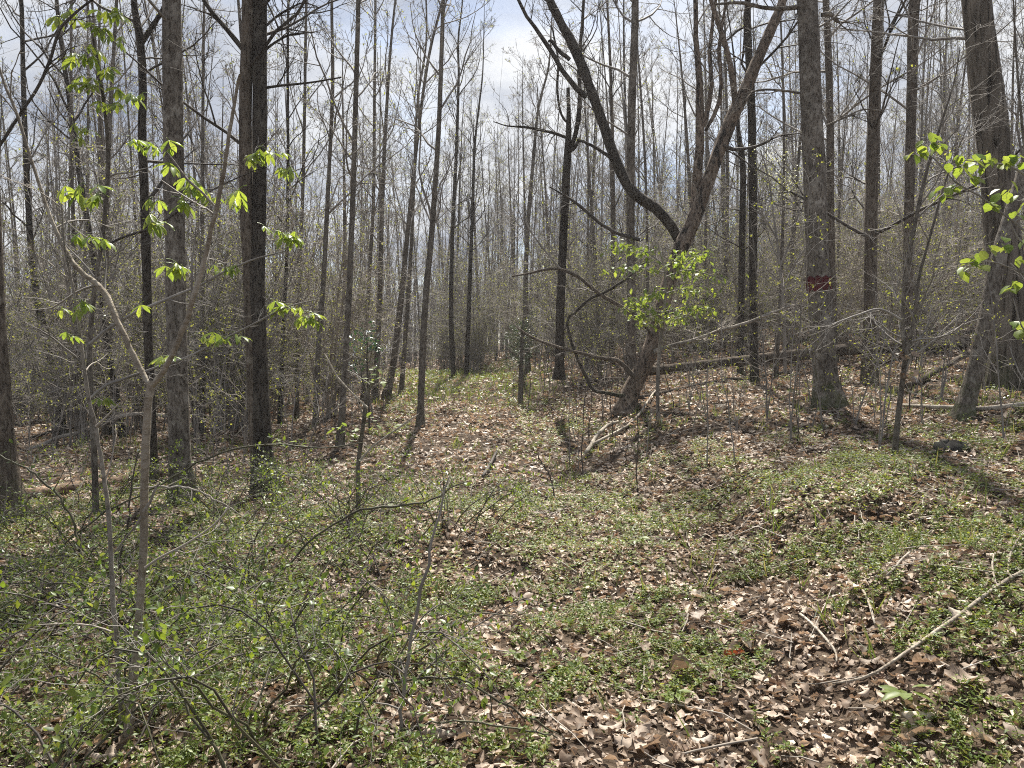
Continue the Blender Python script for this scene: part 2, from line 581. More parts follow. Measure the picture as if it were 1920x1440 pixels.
strip_template('lobed', [(0, .03), (.12, .26), (.28, .5), (.40, .27), (.55, .46), (.68, .2), (.84, .27), (1, .02)], 4)
strip_template('broad', [(0, .04), (.15, .36), (.38, .5), (.6, .42), (.82, .22), (1, .02)], 4)
strip_template('lobed2', [(0, .03), (.2, .44), (.36, .24), (.56, .46), (.7, .2), (.86, .26), (1, .02)], 2)
strip_template('broad2', [(0, .04), (.25, .44), (.6, .45), (1, .03)], 2)
strip_template('oval', [(0, .04), (.3, .46), (.7, .36), (1, .02)], 2)
strip_template('kite', [(0, .06), (.45, .5), (1, .03)], 2)
strip_template('blade', [(0, .5), (.5, .42), (1, .03)], 1)
strip_template('leaflet', [(0, .04), (.22, .22), (.5, .44), (.72, .5), (.9, .24), (1, .03)], 2)


def leaves(geo, tmpl, pos, d, n, L, Wd, a=0.0, b=0.0, c=0.0, rip=0.0):
    """leaf blades: pos, direction d, normal n, length L, width Wd, curls a (across), b (along), c (twist)"""
    uv, f = TEMPL[tmpl]
    m = len(pos)
    d = nrm(np.asarray(d, float))
    s = nrm(np.cross(d, n))
    n = np.cross(s, d)

    def B(q):
        return np.broadcast_to(np.asarray(q, float), (m,))[:, None]
    L, Wd, a, b, c = B(L), B(Wd), B(a), B(b), B(c)
    u, v, u0 = uv[:, 0][None], uv[:, 1][None], uv[:, 2][None]
    ph = rng.uniform(0, 6.28, (m, 1))
    q = a * u0
    q = np.where(np.abs(q) < 1e-3, 1e-3, q)
    e = b * (v - 0.4)
    e = np.where(np.abs(e) < 1e-3, 1e-3, e)
    z = Wd * u * (1 - np.cos(q)) / q * np.sign(1.0) + (v - 0.4) * L * (1 - np.cos(e)) / e + c * Wd * u * (v - 0.5) * 2 + rip * L * np.sin(7 * v + ph + 2 * u0) * np.abs(u0)
    x = u * Wd * np.sin(q) / q
    y = 0.4 * L + (v - 0.4) * L * np.sin(e) / e
    V = pos[:, None] + d[:, None] * y[..., None] + s[:, None] * x[..., None] + n[:, None] * z[..., None]
    F_ = (np.arange(m)[:, None, None] * len(uv) + f[None]).reshape(-1, f.shape[1])
    return geo.add(V, F_)


def rdir(m, up=0.0):
    v = rng.normal(size=(m, 3))
    v[:, 2] += up
    return nrm(v)


def buds(geo, P, k, L0, L1, tmpl='kite', droop=0.3):
    """small opening leaves along twigs P (N,p,3)"""
    N, p, _ = P.shape
    idx = np.repeat(np.arange(N), k)
    i = rng.integers(max(p - 2, 0), p, len(idx))
    pos = P[idx, i] + rng.normal(size=(len(idx), 3)) * 0.008
    d = rdir(len(idx), -droop)
    L = rng.uniform(L0, L1, len(idx))
    return leaves(geo, tmpl, pos, d, rdir(len(idx), 1.0), L, L * rng.uniform(.45, .75, len(idx)), rng.uniform(0, .8, len(idx)), rng.uniform(-.6, .2, len(idx)))


# ------------------------------------------------------------------ ground sheet
def axis(lo, hi, dense_lo, dense_hi, step, grow=1.13):
    a = list(np.arange(dense_lo, dense_hi + 1e-6, step))
    s = step
    while a[-1] < hi:
        s *= grow
        a.append(a[-1] + s)
    s = step
    while a[0] > lo:
        s *= grow
        a.insert(0, a[0] - s)
    return np.array(a)


gx = axis(-420, 420, -9, 9, 0.10)
gy = axis(-80, 520, 1.5, 16, 0.10)
GX, GY = np.meshgrid(gx, gy)
nx, ny = len(gx), len(gy)
ii = (np.arange(ny - 1)[:, None] * nx + np.arange(nx - 1)[None]).ravel()
floor_geo = Geo().add(np.stack([GX, GY, gh(GX, GY)], -1), np.stack([ii, ii + 1, ii + nx + 1, ii + nx], -1))
ground = obj('forest_floor', floor_geo, M['floor'], kind='structure')
ground['_o'] = [0.0, 0.0, 0.0]
ground['label'] = 'leaf-strewn forest floor rising to a wooded bank on the right'


def wedge(y0, y1, per_m2, spread=0.80, margin=1.0):
    area = spread * (y1 ** 2 - y0 ** 2) + 2 * margin * (y1 - y0)
    m = int(area * per_m2)
    y = np.sqrt(rng.uniform(y0 ** 2, y1 ** 2, m))
    x = rng.uniform(-1, 1, m) * (spread * y + margin)
    return x, y


def on_ground(x, y, dz=0.0):
    return np.stack([x, y, gh(x, y) + dz], -1)


# ------------------------------------------------------------------ leaf litter
def litter(geo, y0, y1, per_m2, tm, L0, L1, tilt):
    x, y = wedge(y0, y1, per_m2)
    m = len(x)
    n = nrm(np.stack([rng.normal(0, tilt, m), rng.normal(0, tilt, m), np.ones(m)], -1))
    d = rdir(m)
    d = nrm(d - (d * n).sum(1, keepdims=True) * n)
    L = rng.uniform(L0, L1, m)
    z = rng.uniform(0.004, 0.03, m) + L * 0.12
    p = on_ground(x, y, z) - d * (L * 0.5)[:, None]
    sg = np.where(rng.random(m) < 0.65, 1, -1)
    for k, t in enumerate(tm):
        s = slice(k, None, len(tm))
        leaves(geo, t, p[s], d[s], n[s], L[s], (L * rng.uniform(.55, .95, m))[s], (sg * rng.uniform(.2, 2.4, m))[s], (sg * rng.uniform(-1.2, 1.8, m))[s], rng.uniform(-.6, .6, m)[s], 0.06)


lit = Geo()
litter(lit, 2.2, 4.6, 720, ['lobed', 'broad', 'oval', 'broad', 'lobed2', 'oval'], 0.022, 0.072, 0.34)
litter(lit, 2.2, 5.5, 420, ['kite', 'oval'], 0.012, 0.03, 0.45)
litter(lit, 4.6, 7.0, 620, ['broad2', 'oval', 'lobed2', 'kite'], 0.024, 0.075, 0.34)
litter(lit, 7.0, 10, 420, ['broad2', 'oval', 'kite', 'kite'], 0.03, 0.09, 0.34)
litter(lit, 10, 18, 150, ['kite'], 0.05, 0.12, 0.38)
litter(lit, 18, 45, 24, ['kite'], 0.09, 0.20, 0.36)
o = obj('fallen_leaves', lit, M['dry'], kind='stuff')
o['label'] = 'brown fallen leaves covering the forest floor'

# the largest dry leaves nearest the camera, one object each
leaf_meshes = []
for k in range(14):
    g = Geo()
    sg = 1 if k % 3 else -1
    leaves(g, 'lobed' if k % 2 else 'broad', np.zeros((1, 3)), np.array([[0, 1.0, 0]]), np.array([[0, 0, 1.0]]), 0.17, 0.13 + 0.02 * (k % 3),
           sg * rng.uniform(.6, 2.2), sg * rng.uniform(-.8, 1.2), rng.uniform(-.5, .5), 0.09)
    leaf_meshes.append(mesh('dry_leaf', g, M['dry_big']))
orange_mesh = leaf_meshes[1].copy()
orange_mesh.materials[0] = M['dry_orange']


def dry_leaf(x, y, s, me=None, label=None):
    o = bpy.data.objects.new('dry_leaf', me or random.choice(leaf_meshes))
    o.location = (x, y, float(gh(x, y)) + 0.03 + 0.02 * random.random())
    o.rotation_euler = (random.uniform(-.28, .28), random.uniform(-.28, .28), random.uniform(0, 6.28))
    o.scale = (s, s, s)
    o.parent = ground
    if label:
        o['label'] = label
    C.objects.link(o)


for px, py, s in [(1150, 1405, 1.5), (1020, 1275, 1.25), (1190, 1420, 1.2), (855, 1395, 1.2), (1690, 1400, 1.3), (1720, 1350, 1.1), (360, 1425, 1.4), (1255, 1270, 1.2),
                  (635, 1130, 1.0), (1070, 1165, .9), (950, 1400, 1.2), (1420, 1420, 1.2), (1830, 1290, 1.1), (1880, 1370, 1.1), (1310, 1330, 1.0)]:
    p = hit(px, py)
    dry_leaf(p[0], p[1], s * .8)
p = hit(1357, 1247)
dry_leaf(p[0], p[1], 0.7, orange_mesh, 'rust-orange dry leaf')
xs, ys = wedge(2.4, 5.2, 17)
sel = rng.permutation(len(xs))[:270]
for x, y in zip(xs[sel], ys[sel]):
    if x < -0.8 and random.random() < 0.4:
        continue
    dry_leaf(x, y, random.uniform(0.4, 0.8))


# ------------------------------------------------------------------ low green plants
def green(x, y):
    u = x - xc(y)
    d = 0.27 + 0.40 * sst(11, 7, y) * sst(1.2, 2.6, y)
    d = np.maximum(d, 0.62 * sst(0.4, -0.9, x) * sst(9.5, 7.0, y))
    d = np.maximum(d, 0.95 * np.exp(-(((x - 0.3) / 1.5) ** 2 + ((y - 6.0) / 1.5) ** 2)))
    d = np.maximum(d, 0.8 * sst(1.0, 2.4, u) * sst(4.0, 5.0, y) * sst(10.5, 7.5, y))
    d = np.maximum(d, 0.65 * sst(9, 12, y) * sst(0.6, 1.1, np.abs(u + 0.3)) * sst(2.6, 1.6, np.abs(u)))
    d = np.maximum(d, 0.8 * sst(17, 22, y) * sst(3.5, 1.5, np.abs(u)))
    n = 0.45 * vn(x / 0.6, y / 0.6, 7) + 0.55 * vn(x / 0.2, y / 0.2, 8)
    return sst(0.54, 0.40, n + 0.40 * (0.5 - d)) * np.clip(d * 1.5, 0, 1)


def sprigs(geo, y0, y1, per_m2, h0, h1, pairs, L0, L1, tm):
    x, y = wedge(y0, y1, per_m2)
    keep = rng.random(len(x)) < green(x, y)
    x, y = x[keep], y[keep]
    m = len(x)
    h = rng.uniform(h0, h1, m) * (1 + 0.7 * sst(0.2, -1.0, x) * sst(8, 6, y))
    base = on_ground(x, y, 0.015)
    ax = nrm(np.stack([rng.normal(0, .45, m), rng.normal(0, .45, m), np.ones(m)], -1))
    st = np.stack([base, base + ax * (h * 0.55)[:, None], base + nrm(ax + rng.normal(0, .25, (m, 3))) * h[:, None]], 1)
    if y1 < 9:
        tubes(geo, st, np.tile([[0.0016, 0.0014, 0.0008]], (m, 1)), 3)
    ang0 = rng.uniform(0, 6.28, m)
    for k in range(pairs):
        t = 0.3 + 0.7 * (k + 0.5 * rng.random(m)) / pairs
        pos = base + (st[:, 2] - base) * t[:, None]
        for sgn in (0, np.pi):
            a = ang0 + k * 1.57 + sgn + rng.normal(0, .3, m)
            d = nrm(np.stack([np.cos(a), np.sin(a), rng.uniform(-.2, .65, m)], -1))
            L = rng.uniform(L0, L1, m) * (1.1 - 0.35 * t)
            leaves(geo, tm, pos, d, nrm(np.stack([rng.normal(0, .3, m), rng.normal(0, .3, m), np.ones(m)], -1)), L, L * rng.uniform(.4, .6, m), rng.uniform(0, .7, m), rng.uniform(-.5, .2, m))


gc = Geo()
sprigs(gc, 2.2, 5.5, 620, 0.03, 0.12, 4, 0.014, 0.036, 'kite')
sprigs(gc, 5.5, 10, 420, 0.04, 0.13, 3, 0.020, 0.042, 'kite')
sprigs(gc, 10, 18, 60, 0.07, 0.2, 3, 0.035, 0.07, 'kite')
sprigs(gc, 18, 34, 10, 0.1, 0.25, 3, 0.06, 0.12, 'kite')
o = obj('ground_cover', gc, M['ground_leaf'], kind='stuff')
o['label'] = 'low green leafy weeds spreading through the fallen leaves'

# grass at the far end of the track and thin tufts elsewhere
gr = Geo()
x, y = wedge(15, 30, 90, 0.35, 0.5)
u = x - xc(y)
k = rng.random(len(x)) < sst(3.0, 1.2, np.abs(u)) * sst(15, 20, y) * (0.3 + vn(x / 1.1, y / 1.1, 5))
x, y = x[k], y[k]
x2, y2 = wedge(3.0, 14, 14)
k = rng.random(len(x2)) < sst(0.55, 0.75, vn(x2 / 0.5, y2 / 0.5, 21))
x, y = np.concatenate([x, np.repeat(x2[k], 5)]), np.concatenate([y, np.repeat(y2[k], 5)])
x += rng.normal(0, .03, len(x))
L = rng.uniform(.08, .22, len(x))
leaves(gr, 'blade', on_ground(x, y), rdir(len(x), 2.2), rdir(len(x)), L, 0.006 + 0.0006 * y, 0, rng.uniform(-.5, .6, len(x)))
o = obj('grass', gr, M['grass'], kind='stuff')
o['label'] = 'thin pale green grass along the old track'

# small dead twigs lying about
tw = Geo()
x, y = wedge(2.3, 13, 9)
m = len(x)
d = rdir(m) * np.array([1, 1, 0.15])
L = rng.uniform(.15, .7, m)
st = np.stack([on_ground(x, y, .035) + d * (L * s)[:, None] + rng.normal(0, .012, (m, 3)) for s in (-.5, -.17, .17, .5)], 1)
st[:, :, 2] = gh(st[:, :, 0], st[:, :, 1]) + 0.03 + rng.uniform(0, .03, (m, 4))
tubes(tw, st, np.tile([[.004, .0036, .003, .002]], (m, 1)) * rng.uniform(.6, 1.3, (m, 1)), 4)
o = obj('dead_twigs', tw, M['twig_pale'], kind='stuff')
o['label'] = 'small dead twigs scattered over the fallen leaves'


# ------------------------------------------------------------------ trees placed where the photograph shows them
def path3(pts, Y, depth_slope=0.0, k=0.9):
    """(px, py, width px) list at forward distance Y -> points and radii"""
    P, Rr = [], []
    for i, (px, py, w) in enumerate(pts):
        yy = Y + depth_slope * i
        P.append(pt(px, py, yy))
        Rr.append(0.5 * k * w * yy / F)
    return np.array(P), np.array(Rr)


def trunk_poly(pts, Y, H, n):
    P, Rr = path3(pts, Y)
    g = float(gh(P[0, 0], P[0, 1]))
    P[0, 2] = min(P[0, 2], g - 0.05)
    if H:                          # grow on above the frame to the full height
        d = P[-1] - P[max(len(P) - 3, 0)]
        d = d / np.linalg.norm(d)
        top = P[0, 2] + H
        z, r, q = P[-1, 2], Rr[-1], P[-1]
        k = 4
        ext, er = [], []
        for j in range(1, k + 1):
            q = q + nrm(d + np.array([rng.normal(0, .08), rng.normal(0, .08), 0.25])) * max(top - z, 0.5) / k
            ext.append(q)
            er.append(r * (1 - 0.85 * j / k))
        P, Rr = np.vstack([P, ext]), np.concatenate([Rr, er])
    q = cr(np.column_stack([P, Rr]), n)
    return q[:, :3], np.maximum(q[:, 3], 0.004)


def crown_for(root, P, Rr, spec, mat, bud=None, extra=None):
    """bare crown: limbs (parts one by one are given by hand), branches and twigs as one crown part"""
    g = Geo()
    k1, t0, l0, l1, a0, a1, up, k2, k3, k4 = spec
    l, lr = spawn(P[None], Rr[None], k1, t0, 0.985, l0, l1, R_(a0), R_(a1), 8, up, 0.13, 0.5)
    if extra is not None:
        pass
    tubes(g, l, lr, 5)
    b, br = spawn(l, lr, k2, 0.2, 1.0, .3, .6, R_(25), R_(60), 6, up * .8, 0.16, 0.65)
    tubes(g, b, br, 4)
    t, tr = spawn(b, br, k3, 0.15, 1.0, .35, .75, R_(25), R_(60), 5, up * .6, 0.18, 0.7)
    tubes(g, t, tr, 3)
    last = t
    if k4:
        f, fr = spawn(t, tr, k4, 0.1, 1.0, .4, .8, R_(25), R_(60), 4, 0.2, 0.2, 0.75)
        tubes(g, f, fr, 3)
        last = f
    obj('crown', g, mat, root)
    if bud:
        bg_ = Geo()
        s = last[rng.random(len(last)) < bud[1]]
        if len(s):
            buds(bg_, s, bud[0], bud[2], bud[3])
            obj('foliage', bg_, M[bud[4] if len(bud) > 4 else 'bud_leaf'], root)


def limb_twigs(g, P, Rr, k, ln, up=0.2, k2=4, k3=3, t0=0.15):
    P, Rr = P[None], Rr[None]
    a, ar = spawn(P, Rr, k, t0, 1.0, ln * .5, ln, R_(25), R_(65), 7, up, 0.15, 0.55, .0022, abslen=True)
    tubes(g, a, ar, 4)
    b, br = spawn(a, ar, k2, 0.15, 1, .35, .65, R_(25), R_(60), 5, up, 0.18, 0.7, .0022)
    tubes(g, b, br, 3)
    if k3:
        c, cr_ = spawn(b, br, k3, 0.15, 1, .4, .8, R_(25), R_(60), 4, up, 0.2, 0.75, .002)
        tubes(g, c, cr_, 3)
        return c
    return b


TALL = (20, .27, .08, .19, 38, 80, .32, 5, 4, 3)
SLIM = (22, .24, .07, .17, 28, 55, .5, 4, 4, 3)

#  name, points, Y (None: from the ground), height, bark, twig, crown spec, flare, label
TREES = [
    ('hardwood_tree', [(345, 945, 50), (338, 860, 44), (333, 700, 40), (328, 450, 40), (325, 250, 40), (322, 0, 36)], None, 17, 'bark_grey', TALL, .5,
     'straight grey tree with blotchy bark just left of the twin-stemmed dark tree'),
    ('hardwood_tree', [(288, 905, 21), (283, 760, 18), (277, 600, 18), (272, 400, 17), (266, 250, 16), (268, 150, 16), (262, 70, 16), (250, -10, 12)], None, 13, 'bark_dark', TALL, .3,
     'slim dark crooked tree close behind the left side of the blotchy grey tree'),
    ('hardwood_tree', [(27, 978, 46), (13, 850, 36), (3, 700, 30), (-5, 560, 27), (-14, 300, 24), (-22, 0, 22)], None, 16, 'bark_brown', TALL, .6,
     'dark reddish-brown trunk cut off by the left edge of the photo'),
    ('hardwood_tree', [(120, 795, 17), (97, 690, 15), (64, 520, 13), (50, 330, 11), (43, 120, 9), (40, 0, 8)], 16.5, 15, 'bark_dark', TALL, .3,
     'dark bent tree leaning left on the far left slope'),
    ('hardwood_tree', [(232, 800, 15), (200, 640, 13), (175, 480, 12), (148, 320, 11), (132, 200, 10), (112, 60, 8)], 15, 15, 'bark_dark', TALL, .3,
     'thin dark tree leaning left behind the forked buckeye sapling'),
    ('slim_tree', [(591, 800, 12), (597, 650, 11), (607, 520, 10), (618, 300, 8), (624, 150, 7), (622, 0, 6)], None, 15, 'bark_slim', SLIM, .4,
     'slim grey pole tree nearest right of the twin-stemmed dark tree'),
    ('slim_tree', [(637, 840, 16), (645, 720, 13), (655, 540, 12), (663, 330, 11), (668, 150, 10), (672, 0, 9)], None, 16, 'bark_slim', SLIM, .4,
     'straight pale grey pole tree standing left of the track, second from the twin-stemmed tree'),
    ('slim_tree', [(722, 748, 17), (738, 680, 14), (752, 560, 12), (768, 400, 9), (785, 240, 7), (805, 100, 6), (830, 0, 5)], None, 16, 'bark_slim', SLIM, .4,
     'grey pole tree leaning right at the left side of the track'),
    ('slim_tree', [(788, 800, 15), (791, 700, 14), (798, 560, 13), (810, 430, 12), (822, 250, 10), (828, 100, 9), (831, 0, 8)], None, 15, 'bark_slim', SLIM, .5,
     'mottled slim tree standing alone right at the left edge of the track'),
    ('slim_tree', [(851, 709, 11), (846, 600, 10), (848, 450, 8), (855, 300, 7), (860, 150, 5)], 25.5, 15, 'bark_dark', SLIM, .3,
     'thin dark tree at the bend where the track ends'),
    ('slim_tree', [(874, 708, 10), (880, 560, 9), (885, 420, 7), (890, 280, 5)], 27, 13, 'bark_dark', SLIM, .3,
     'thin dark tree just right of the one at the track bend'),
    ('slim_tree', [(703, 745, 12), (712, 560, 11), (716, 400, 9), (724, 220, 7), (735, 60, 5)], 19, 16, 'bark_slim', SLIM, .3,
     'slim upright tree behind the small dark-green evergreen shrub'),
    ('slim_tree', [(556, 760, 10), (560, 560, 8), (568, 350, 7), (572, 150, 6), (575, 0, 5)], 17, 16, 'bark_slim', SLIM, .3,
     'thin pole tree deeper in the woods between the twin-stemmed tree and the next pole'),
    ('slim_tree', [(524, 770, 10), (532, 600, 8), (538, 480, 7), (540, 300, 6), (541, 0, 5)], 16, 16, 'bark_dark', SLIM, .3,
     'thin dark pole tree rising close right behind the twin-stemmed tree'),
    ('slim_tree', [(680, 745, 10), (690, 560, 8), (700, 380, 7), (702, 200, 6), (704, 0, 5)], 20, 17, 'bark_slim', SLIM, .3,
     'very thin straight tree behind and right of the pale pole tree'),
    ('slim_tree', [(752, 735, 11), (765, 560, 8), (775, 380, 6), (782, 200, 5)], 21, 15, 'bark_slim', SLIM, .3,
     'thin tree between the right-leaning pole and the mottled track-side tree'),
    ('hardwood_tree', [(1184, 706, 21), (1184, 600, 18), (1183, 480, 17), (1182, 370, 17), (1185, 200, 16), (1190, 60, 15), (1191, 0, 14)], 15.0, 17, 'bark_grey', TALL, .4,
     'straight lichen-spotted tree rising behind the leaning scaly tree'),
    ('hardwood_tree', [(1415, 718, 18), (1413, 600, 16), (1412, 430, 16), (1411, 300, 17), (1408, 180, 16), (1402, 60, 14), (1402, 0, 13)], 14.5, 16, 'bark_dark', TALL, .4,
     'straight dark trunk left of the red-marked tree'),
    ('hardwood_tree', [(1388, 690, 13), (1390, 560, 13), (1392, 420, 13), (1393, 310, 12), (1384, 245, 8), (1380, 180, 5)], 17.0, 9, 'bark_dark', TALL, .3,
     'short crooked dark trunk close behind the straight dark trunk'),
    ('hardwood_tree', [(1566, 690, 14), (1562, 560, 13), (1558, 400, 14), (1557, 250, 14), (1553, 100, 14), (1548, 0, 12)], 17.5, 17, 'bark_brown', TALL, .3,
     'grey-brown trunk seen just right of the red-marked tree'),
    ('hardwood_tree', [(1700, 690, 21), (1703, 480, 19), (1706, 330, 19), (1710, 150, 20), (1715, 0, 21)], 16.5, 17, 'bark_brown', TALL, .4,
     'dark upright tree between the red-marked tree and the big furrowed trunk'),
    ('hardwood_tree', [(1893, 690, 92), (1886, 600, 74), (1878, 450, 67), (1868, 320, 63), (1852, 180, 61), (1835, 50, 57), (1828, -60, 54)], 11.5, 19, 'bark_deep', TALL, .5,
     'biggest trunk, deeply furrowed, leaning slightly left at the right edge'),
    ('hardwood_tree', [(1804, 786, 40), (1812, 755, 35), (1828, 700, 33), (1850, 600, 32), (1868, 500, 30), (1895, 400, 26), (1925, 300, 21), (1950, 200, 16), (1985, 50, 12)], None, 8, 'bark_grey', TALL, .5,
     'leaning mossy tree at the right standing behind the pale fallen branch'),
    ('hardwood_tree', [(990, 700, 12), (985, 560, 10), (990, 420, 9), (1000, 300, 7), (1010, 200, 5)], 24, 13, 'bark_slim', SLIM, .3,
     'slim grey tree behind the small cedar beside the track bend'),
]
cross_twigs = []
for name, pts, Y, H, bk, spec, flare, label in TREES:
    if Y is None:
        Y = hit(pts[0][0], pts[0][1])[1]
    P, Rr = trunk_poly(pts, Y, H, 34)
    root = thing(name, (P[0, 0], P[0, 1], float(gh(P[0, 0], P[0, 1]))), label, 'tree')
    g = Geo()
    s = 18 if Rr[3] > 0.09 else 12
    tubes(g, P, Rr, s, knobbly(P, s, 0.10 if bk in ('bark_deep', 'bark_dark') else 0.06, flare, len(label)))
    obj('trunk', g, M[bk], root)
    slim = name == 'slim_tree'
    crown_for(root, P, Rr, spec, M['twig_dark' if bk == 'bark_dark' else 'twig'], (1, .3, .025, .05) if slim else (1, .08, .02, .04))
    if label.startswith('straight grey tree') or 'lichen' in label:
        pass
    if 'crooked tree close' in label:
        q, qr = path3([(266, 80, 11), (284, 52, 9), (305, 18, 8), (330, -40, 6)], Y)
        g = Geo()
        tubes(g, cr(q, 10), cr(qr[:, None].repeat(3, 1), 10)[:, 0], 8)
        limb_twigs(g, cr(q, 10), np.linspace(qr[0], qr[-1], 10), 5, .8)
        obj('limb', g, M['bark_dark'], root)

# --- twin-stemmed dark tree
pb = hit(500, 925)
Y = pb[1]
root = thing('twin_trunk_tree', pb, 'twin-stemmed dark tree, pale stem and black stem fused low down, left of the track', 'tree')
for pts, bk, fl in (([(499, 930, 54), (493, 860, 42), (489, 740, 34), (485, 620, 31), (481, 520, 34), (486, 430, 29), (488, 300, 26), (487, 150, 28), (488, 0, 25)], 'bark_dark', .5),
                    ([(478, 560, 24), (466, 470, 28), (462, 380, 28), (460, 270, 27), (462, 120, 25), (466, 0, 25)], 'bark_brown', 0)):
    P, Rr = trunk_poly(pts, Y, 17 if fl else 15, 34)
    g = Geo()
    tubes(g, P, Rr, 16, knobbly(P, 16, .12, fl, 3 + len(pts)))
    obj('trunk', g, M[bk], root)
    crown_for(root, P, Rr, TALL, M['twig_dark'])
for pts in ([(455, 92, 11), (425, 55, 10), (395, 20, 9), (370, -20, 8)], [(497, 50, 5), (520, 30, 5), (545, 15, 4), (570, 5, 3), (600, 15, 2)],
            [(495, 165, 6), (530, 160, 5), (580, 155, 4), (640, 145, 3)], [(496, 95, 6), (515, 80, 5), (545, 65, 4), (590, 60, 3)]):
    q, qr = path3(pts, Y)
    q = cr(np.column_stack([q, qr]), 10)
    g = Geo()
    tubes(g, q[:, :3], q[:, 3], 7)
    limb_twigs(g, q[:, :3], q[:, 3], 6, .7)
    obj('limb', g, M['bark_dark'], root)

# --- red-marked tree
pb = hit(1553, 765)
Y = pb[1]
pts = [(1553, 770, 64), (1550, 735, 54), (1545, 680, 48), (1541, 620, 46), (1533, 500, 45), (1528, 350, 44), (1521, 180, 42), (1516, 60, 41), (1513, 0, 40)]
P, Rr = trunk_poly(pts, Y, 18, 40)
root = thing('hardwood_tree', pb, 'large grey tree with a red paint mark at breast height', 'tree')
g = Geo()
md = knobbly(P, 20, .06, .32, 9)
tubes(g, P, Rr, 20, md)
obj('trunk', g, M['bark_grey'], root)
crown_for(root, P, Rr, TALL, M['twig'])
# paint blaze: thin skin of paint on the bark, facing the track, ragged lower edge
z0, z1 = pt(1534, 549, Y)[2], pt(1534, 520, Y)[2]
g = Geo()
na, nz = 17, 7
A = np.linspace(R_(160), R_(385), na)
Vv = np.zeros((nz, na, 3))
for j in range(na):
    lo = z0 - 0.02 + 0.14 * abs(math.sin(j * 1.7)) * (j % 3 == 1) * 0.5 + 0.09 * (j / na)
    hi = z1 + 0.02 * math.sin(j * 2.3)
    for i in range(nz):
        z = lo + (hi - lo) * i / (nz - 1)
        f_ = np.interp(z, P[:, 2], np.arange(len(P)))
        i0 = int(f_)
        cpos = P[i0] + (P[i0 + 1] - P[i0]) * (f_ - i0)
        r_ = (Rr[i0] + (Rr[i0 + 1] - Rr[i0]) * (f_ - i0)) * 1.075 + 0.003
        Vv[i, j] = cpos + np.array([math.cos(A[j]) * r_, math.sin(A[j]) * r_, 0])
        Vv[i, j, 2] = z
ix = (np.arange(nz - 1)[:, None] * na + np.arange(na - 1)[None]).ravel()
g.add(Vv, np.stack([ix, ix + 1, ix + na + 1, ix + na], -1))
o = obj('paint_mark', g, M['red_paint'], root, label='dark red painted band')
for pts in ([(1500, 12, 11), (1470, 16, 9), (1430, 14, 8), (1390, 5, 7), (1340, 8, 4)], [(1540, 28, 9), (1556, 26, 9), (1568, 38, 8), (1574, 42, 5)],
            [(1503, 175, 5), (1470, 170, 5), (1430, 168, 4), (1400, 175, 2)], [(1550, 235, 4), (1580, 222, 4), (1620, 205, 3), (1660, 210, 2)]):
    q, qr = path3(pts, Y)
    q = cr(np.column_stack([q, qr]), 10)
    g = Geo()
    tubes(g, q[:, :3], q[:, 3], 7)
    limb_twigs(g, q[:, :3], q[:, 3], 5, .6)
    obj('limb', g, M['bark_grey'], root)

# --- leaning scaly tree with several stems
pb = hit(1172, 772)
Y = pb[1]
root = thing('leaning_tree', pb, 'scaly reddish tree leaning right with several stems beside the track', 'tree')


def stem(root, pts, Y, mat, sides=12, kn=.08, n=26, flare=0, name='limb', slope=0.0, twigs=None, tw_mat='twig', grow=0):
    q, qr = path3(pts, Y, slope)
    if grow:
        d = nrm(q[-1] - q[-3]) + np.array([0, 0, .3])
        q = np.vstack([q, q[-1] + nrm(d) * grow * .5, q[-1] + nrm(d + np.array([.1, .1, .2])) * grow])
        qr = np.concatenate([qr, [qr[-1] * .55, qr[-1] * .12]])
    q = cr(np.column_stack([q, qr]), n)
    q[:, 3] = np.maximum(q[:, 3], .0025)
    if name == 'limb':
        q[1:-1, :3] += rng.normal(0, 1, (len(q) - 2, 3)) * np.minimum(q[1:-1, 3:], .05) * .12
    g = Geo()
    tubes(g, q[:, :3], q[:, 3], sides, knobbly(q[:, :3], sides, kn, flare, n + len(pts)))
    o = obj(name, g, M[mat], root)
    last = None
    if twigs:
        g2 = Geo()
        last = limb_twigs(g2, q[:, :3], q[:, 3], *twigs)
        obj('crown', g2, M[tw_mat], root)
    return q, last


stem(root, [(1167, 782, 46), (1175, 758, 40), (1188, 722, 36), (1206, 688, 36), (1222, 650, 34), (1234, 608, 32), (1246, 560, 30), (1262, 505, 29), (1279, 460, 32), (1298, 418, 29),
            (1318, 365, 28), (1345, 292, 27), (1375, 215, 27), (1402, 158, 25), (1432, 85, 22), (1456, 30, 19), (1475, -20, 17)], Y, 'bark_cherry', 16, .14, 48, .3, 'trunk', 0, (10, 1.3), grow=5)
stem(root, [(1296, 425, 15), (1303, 385, 19), (1309, 320, 19), (1312, 240, 18), (1311, 160, 14), (1306, 80, 11), (1303, -20, 9)], Y + .05, 'bark_cherry', 12, .1, 30, twigs=(9, 1.2), grow=4)
stem(root, [(1311, 250, 10), (1324, 215, 11), (1334, 160, 9), (1330, 100, 8), (1336, 40, 7), (1345, -20, 6)], Y + .02, 'bark_cherry', 10, .08, 20, twigs=(8, .9), grow=3)
stem(root, [(1323, 245, 7), (1346, 200, 9), (1352, 150, 8), (1348, 90, 7), (1356, 40, 6), (1365, -20, 5)], Y + .1, 'bark_cherry', 10, .08, 20, twigs=(8, .9), grow=3)
stem(root, [(1378, 205, 10), (1373, 150, 13), (1366, 105, 11), (1352, 60, 10), (1338, 15, 9), (1325, -30, 8)], Y - .05, 'bark_cherry', 10, .08, 20, twigs=(8, .9), grow=3)
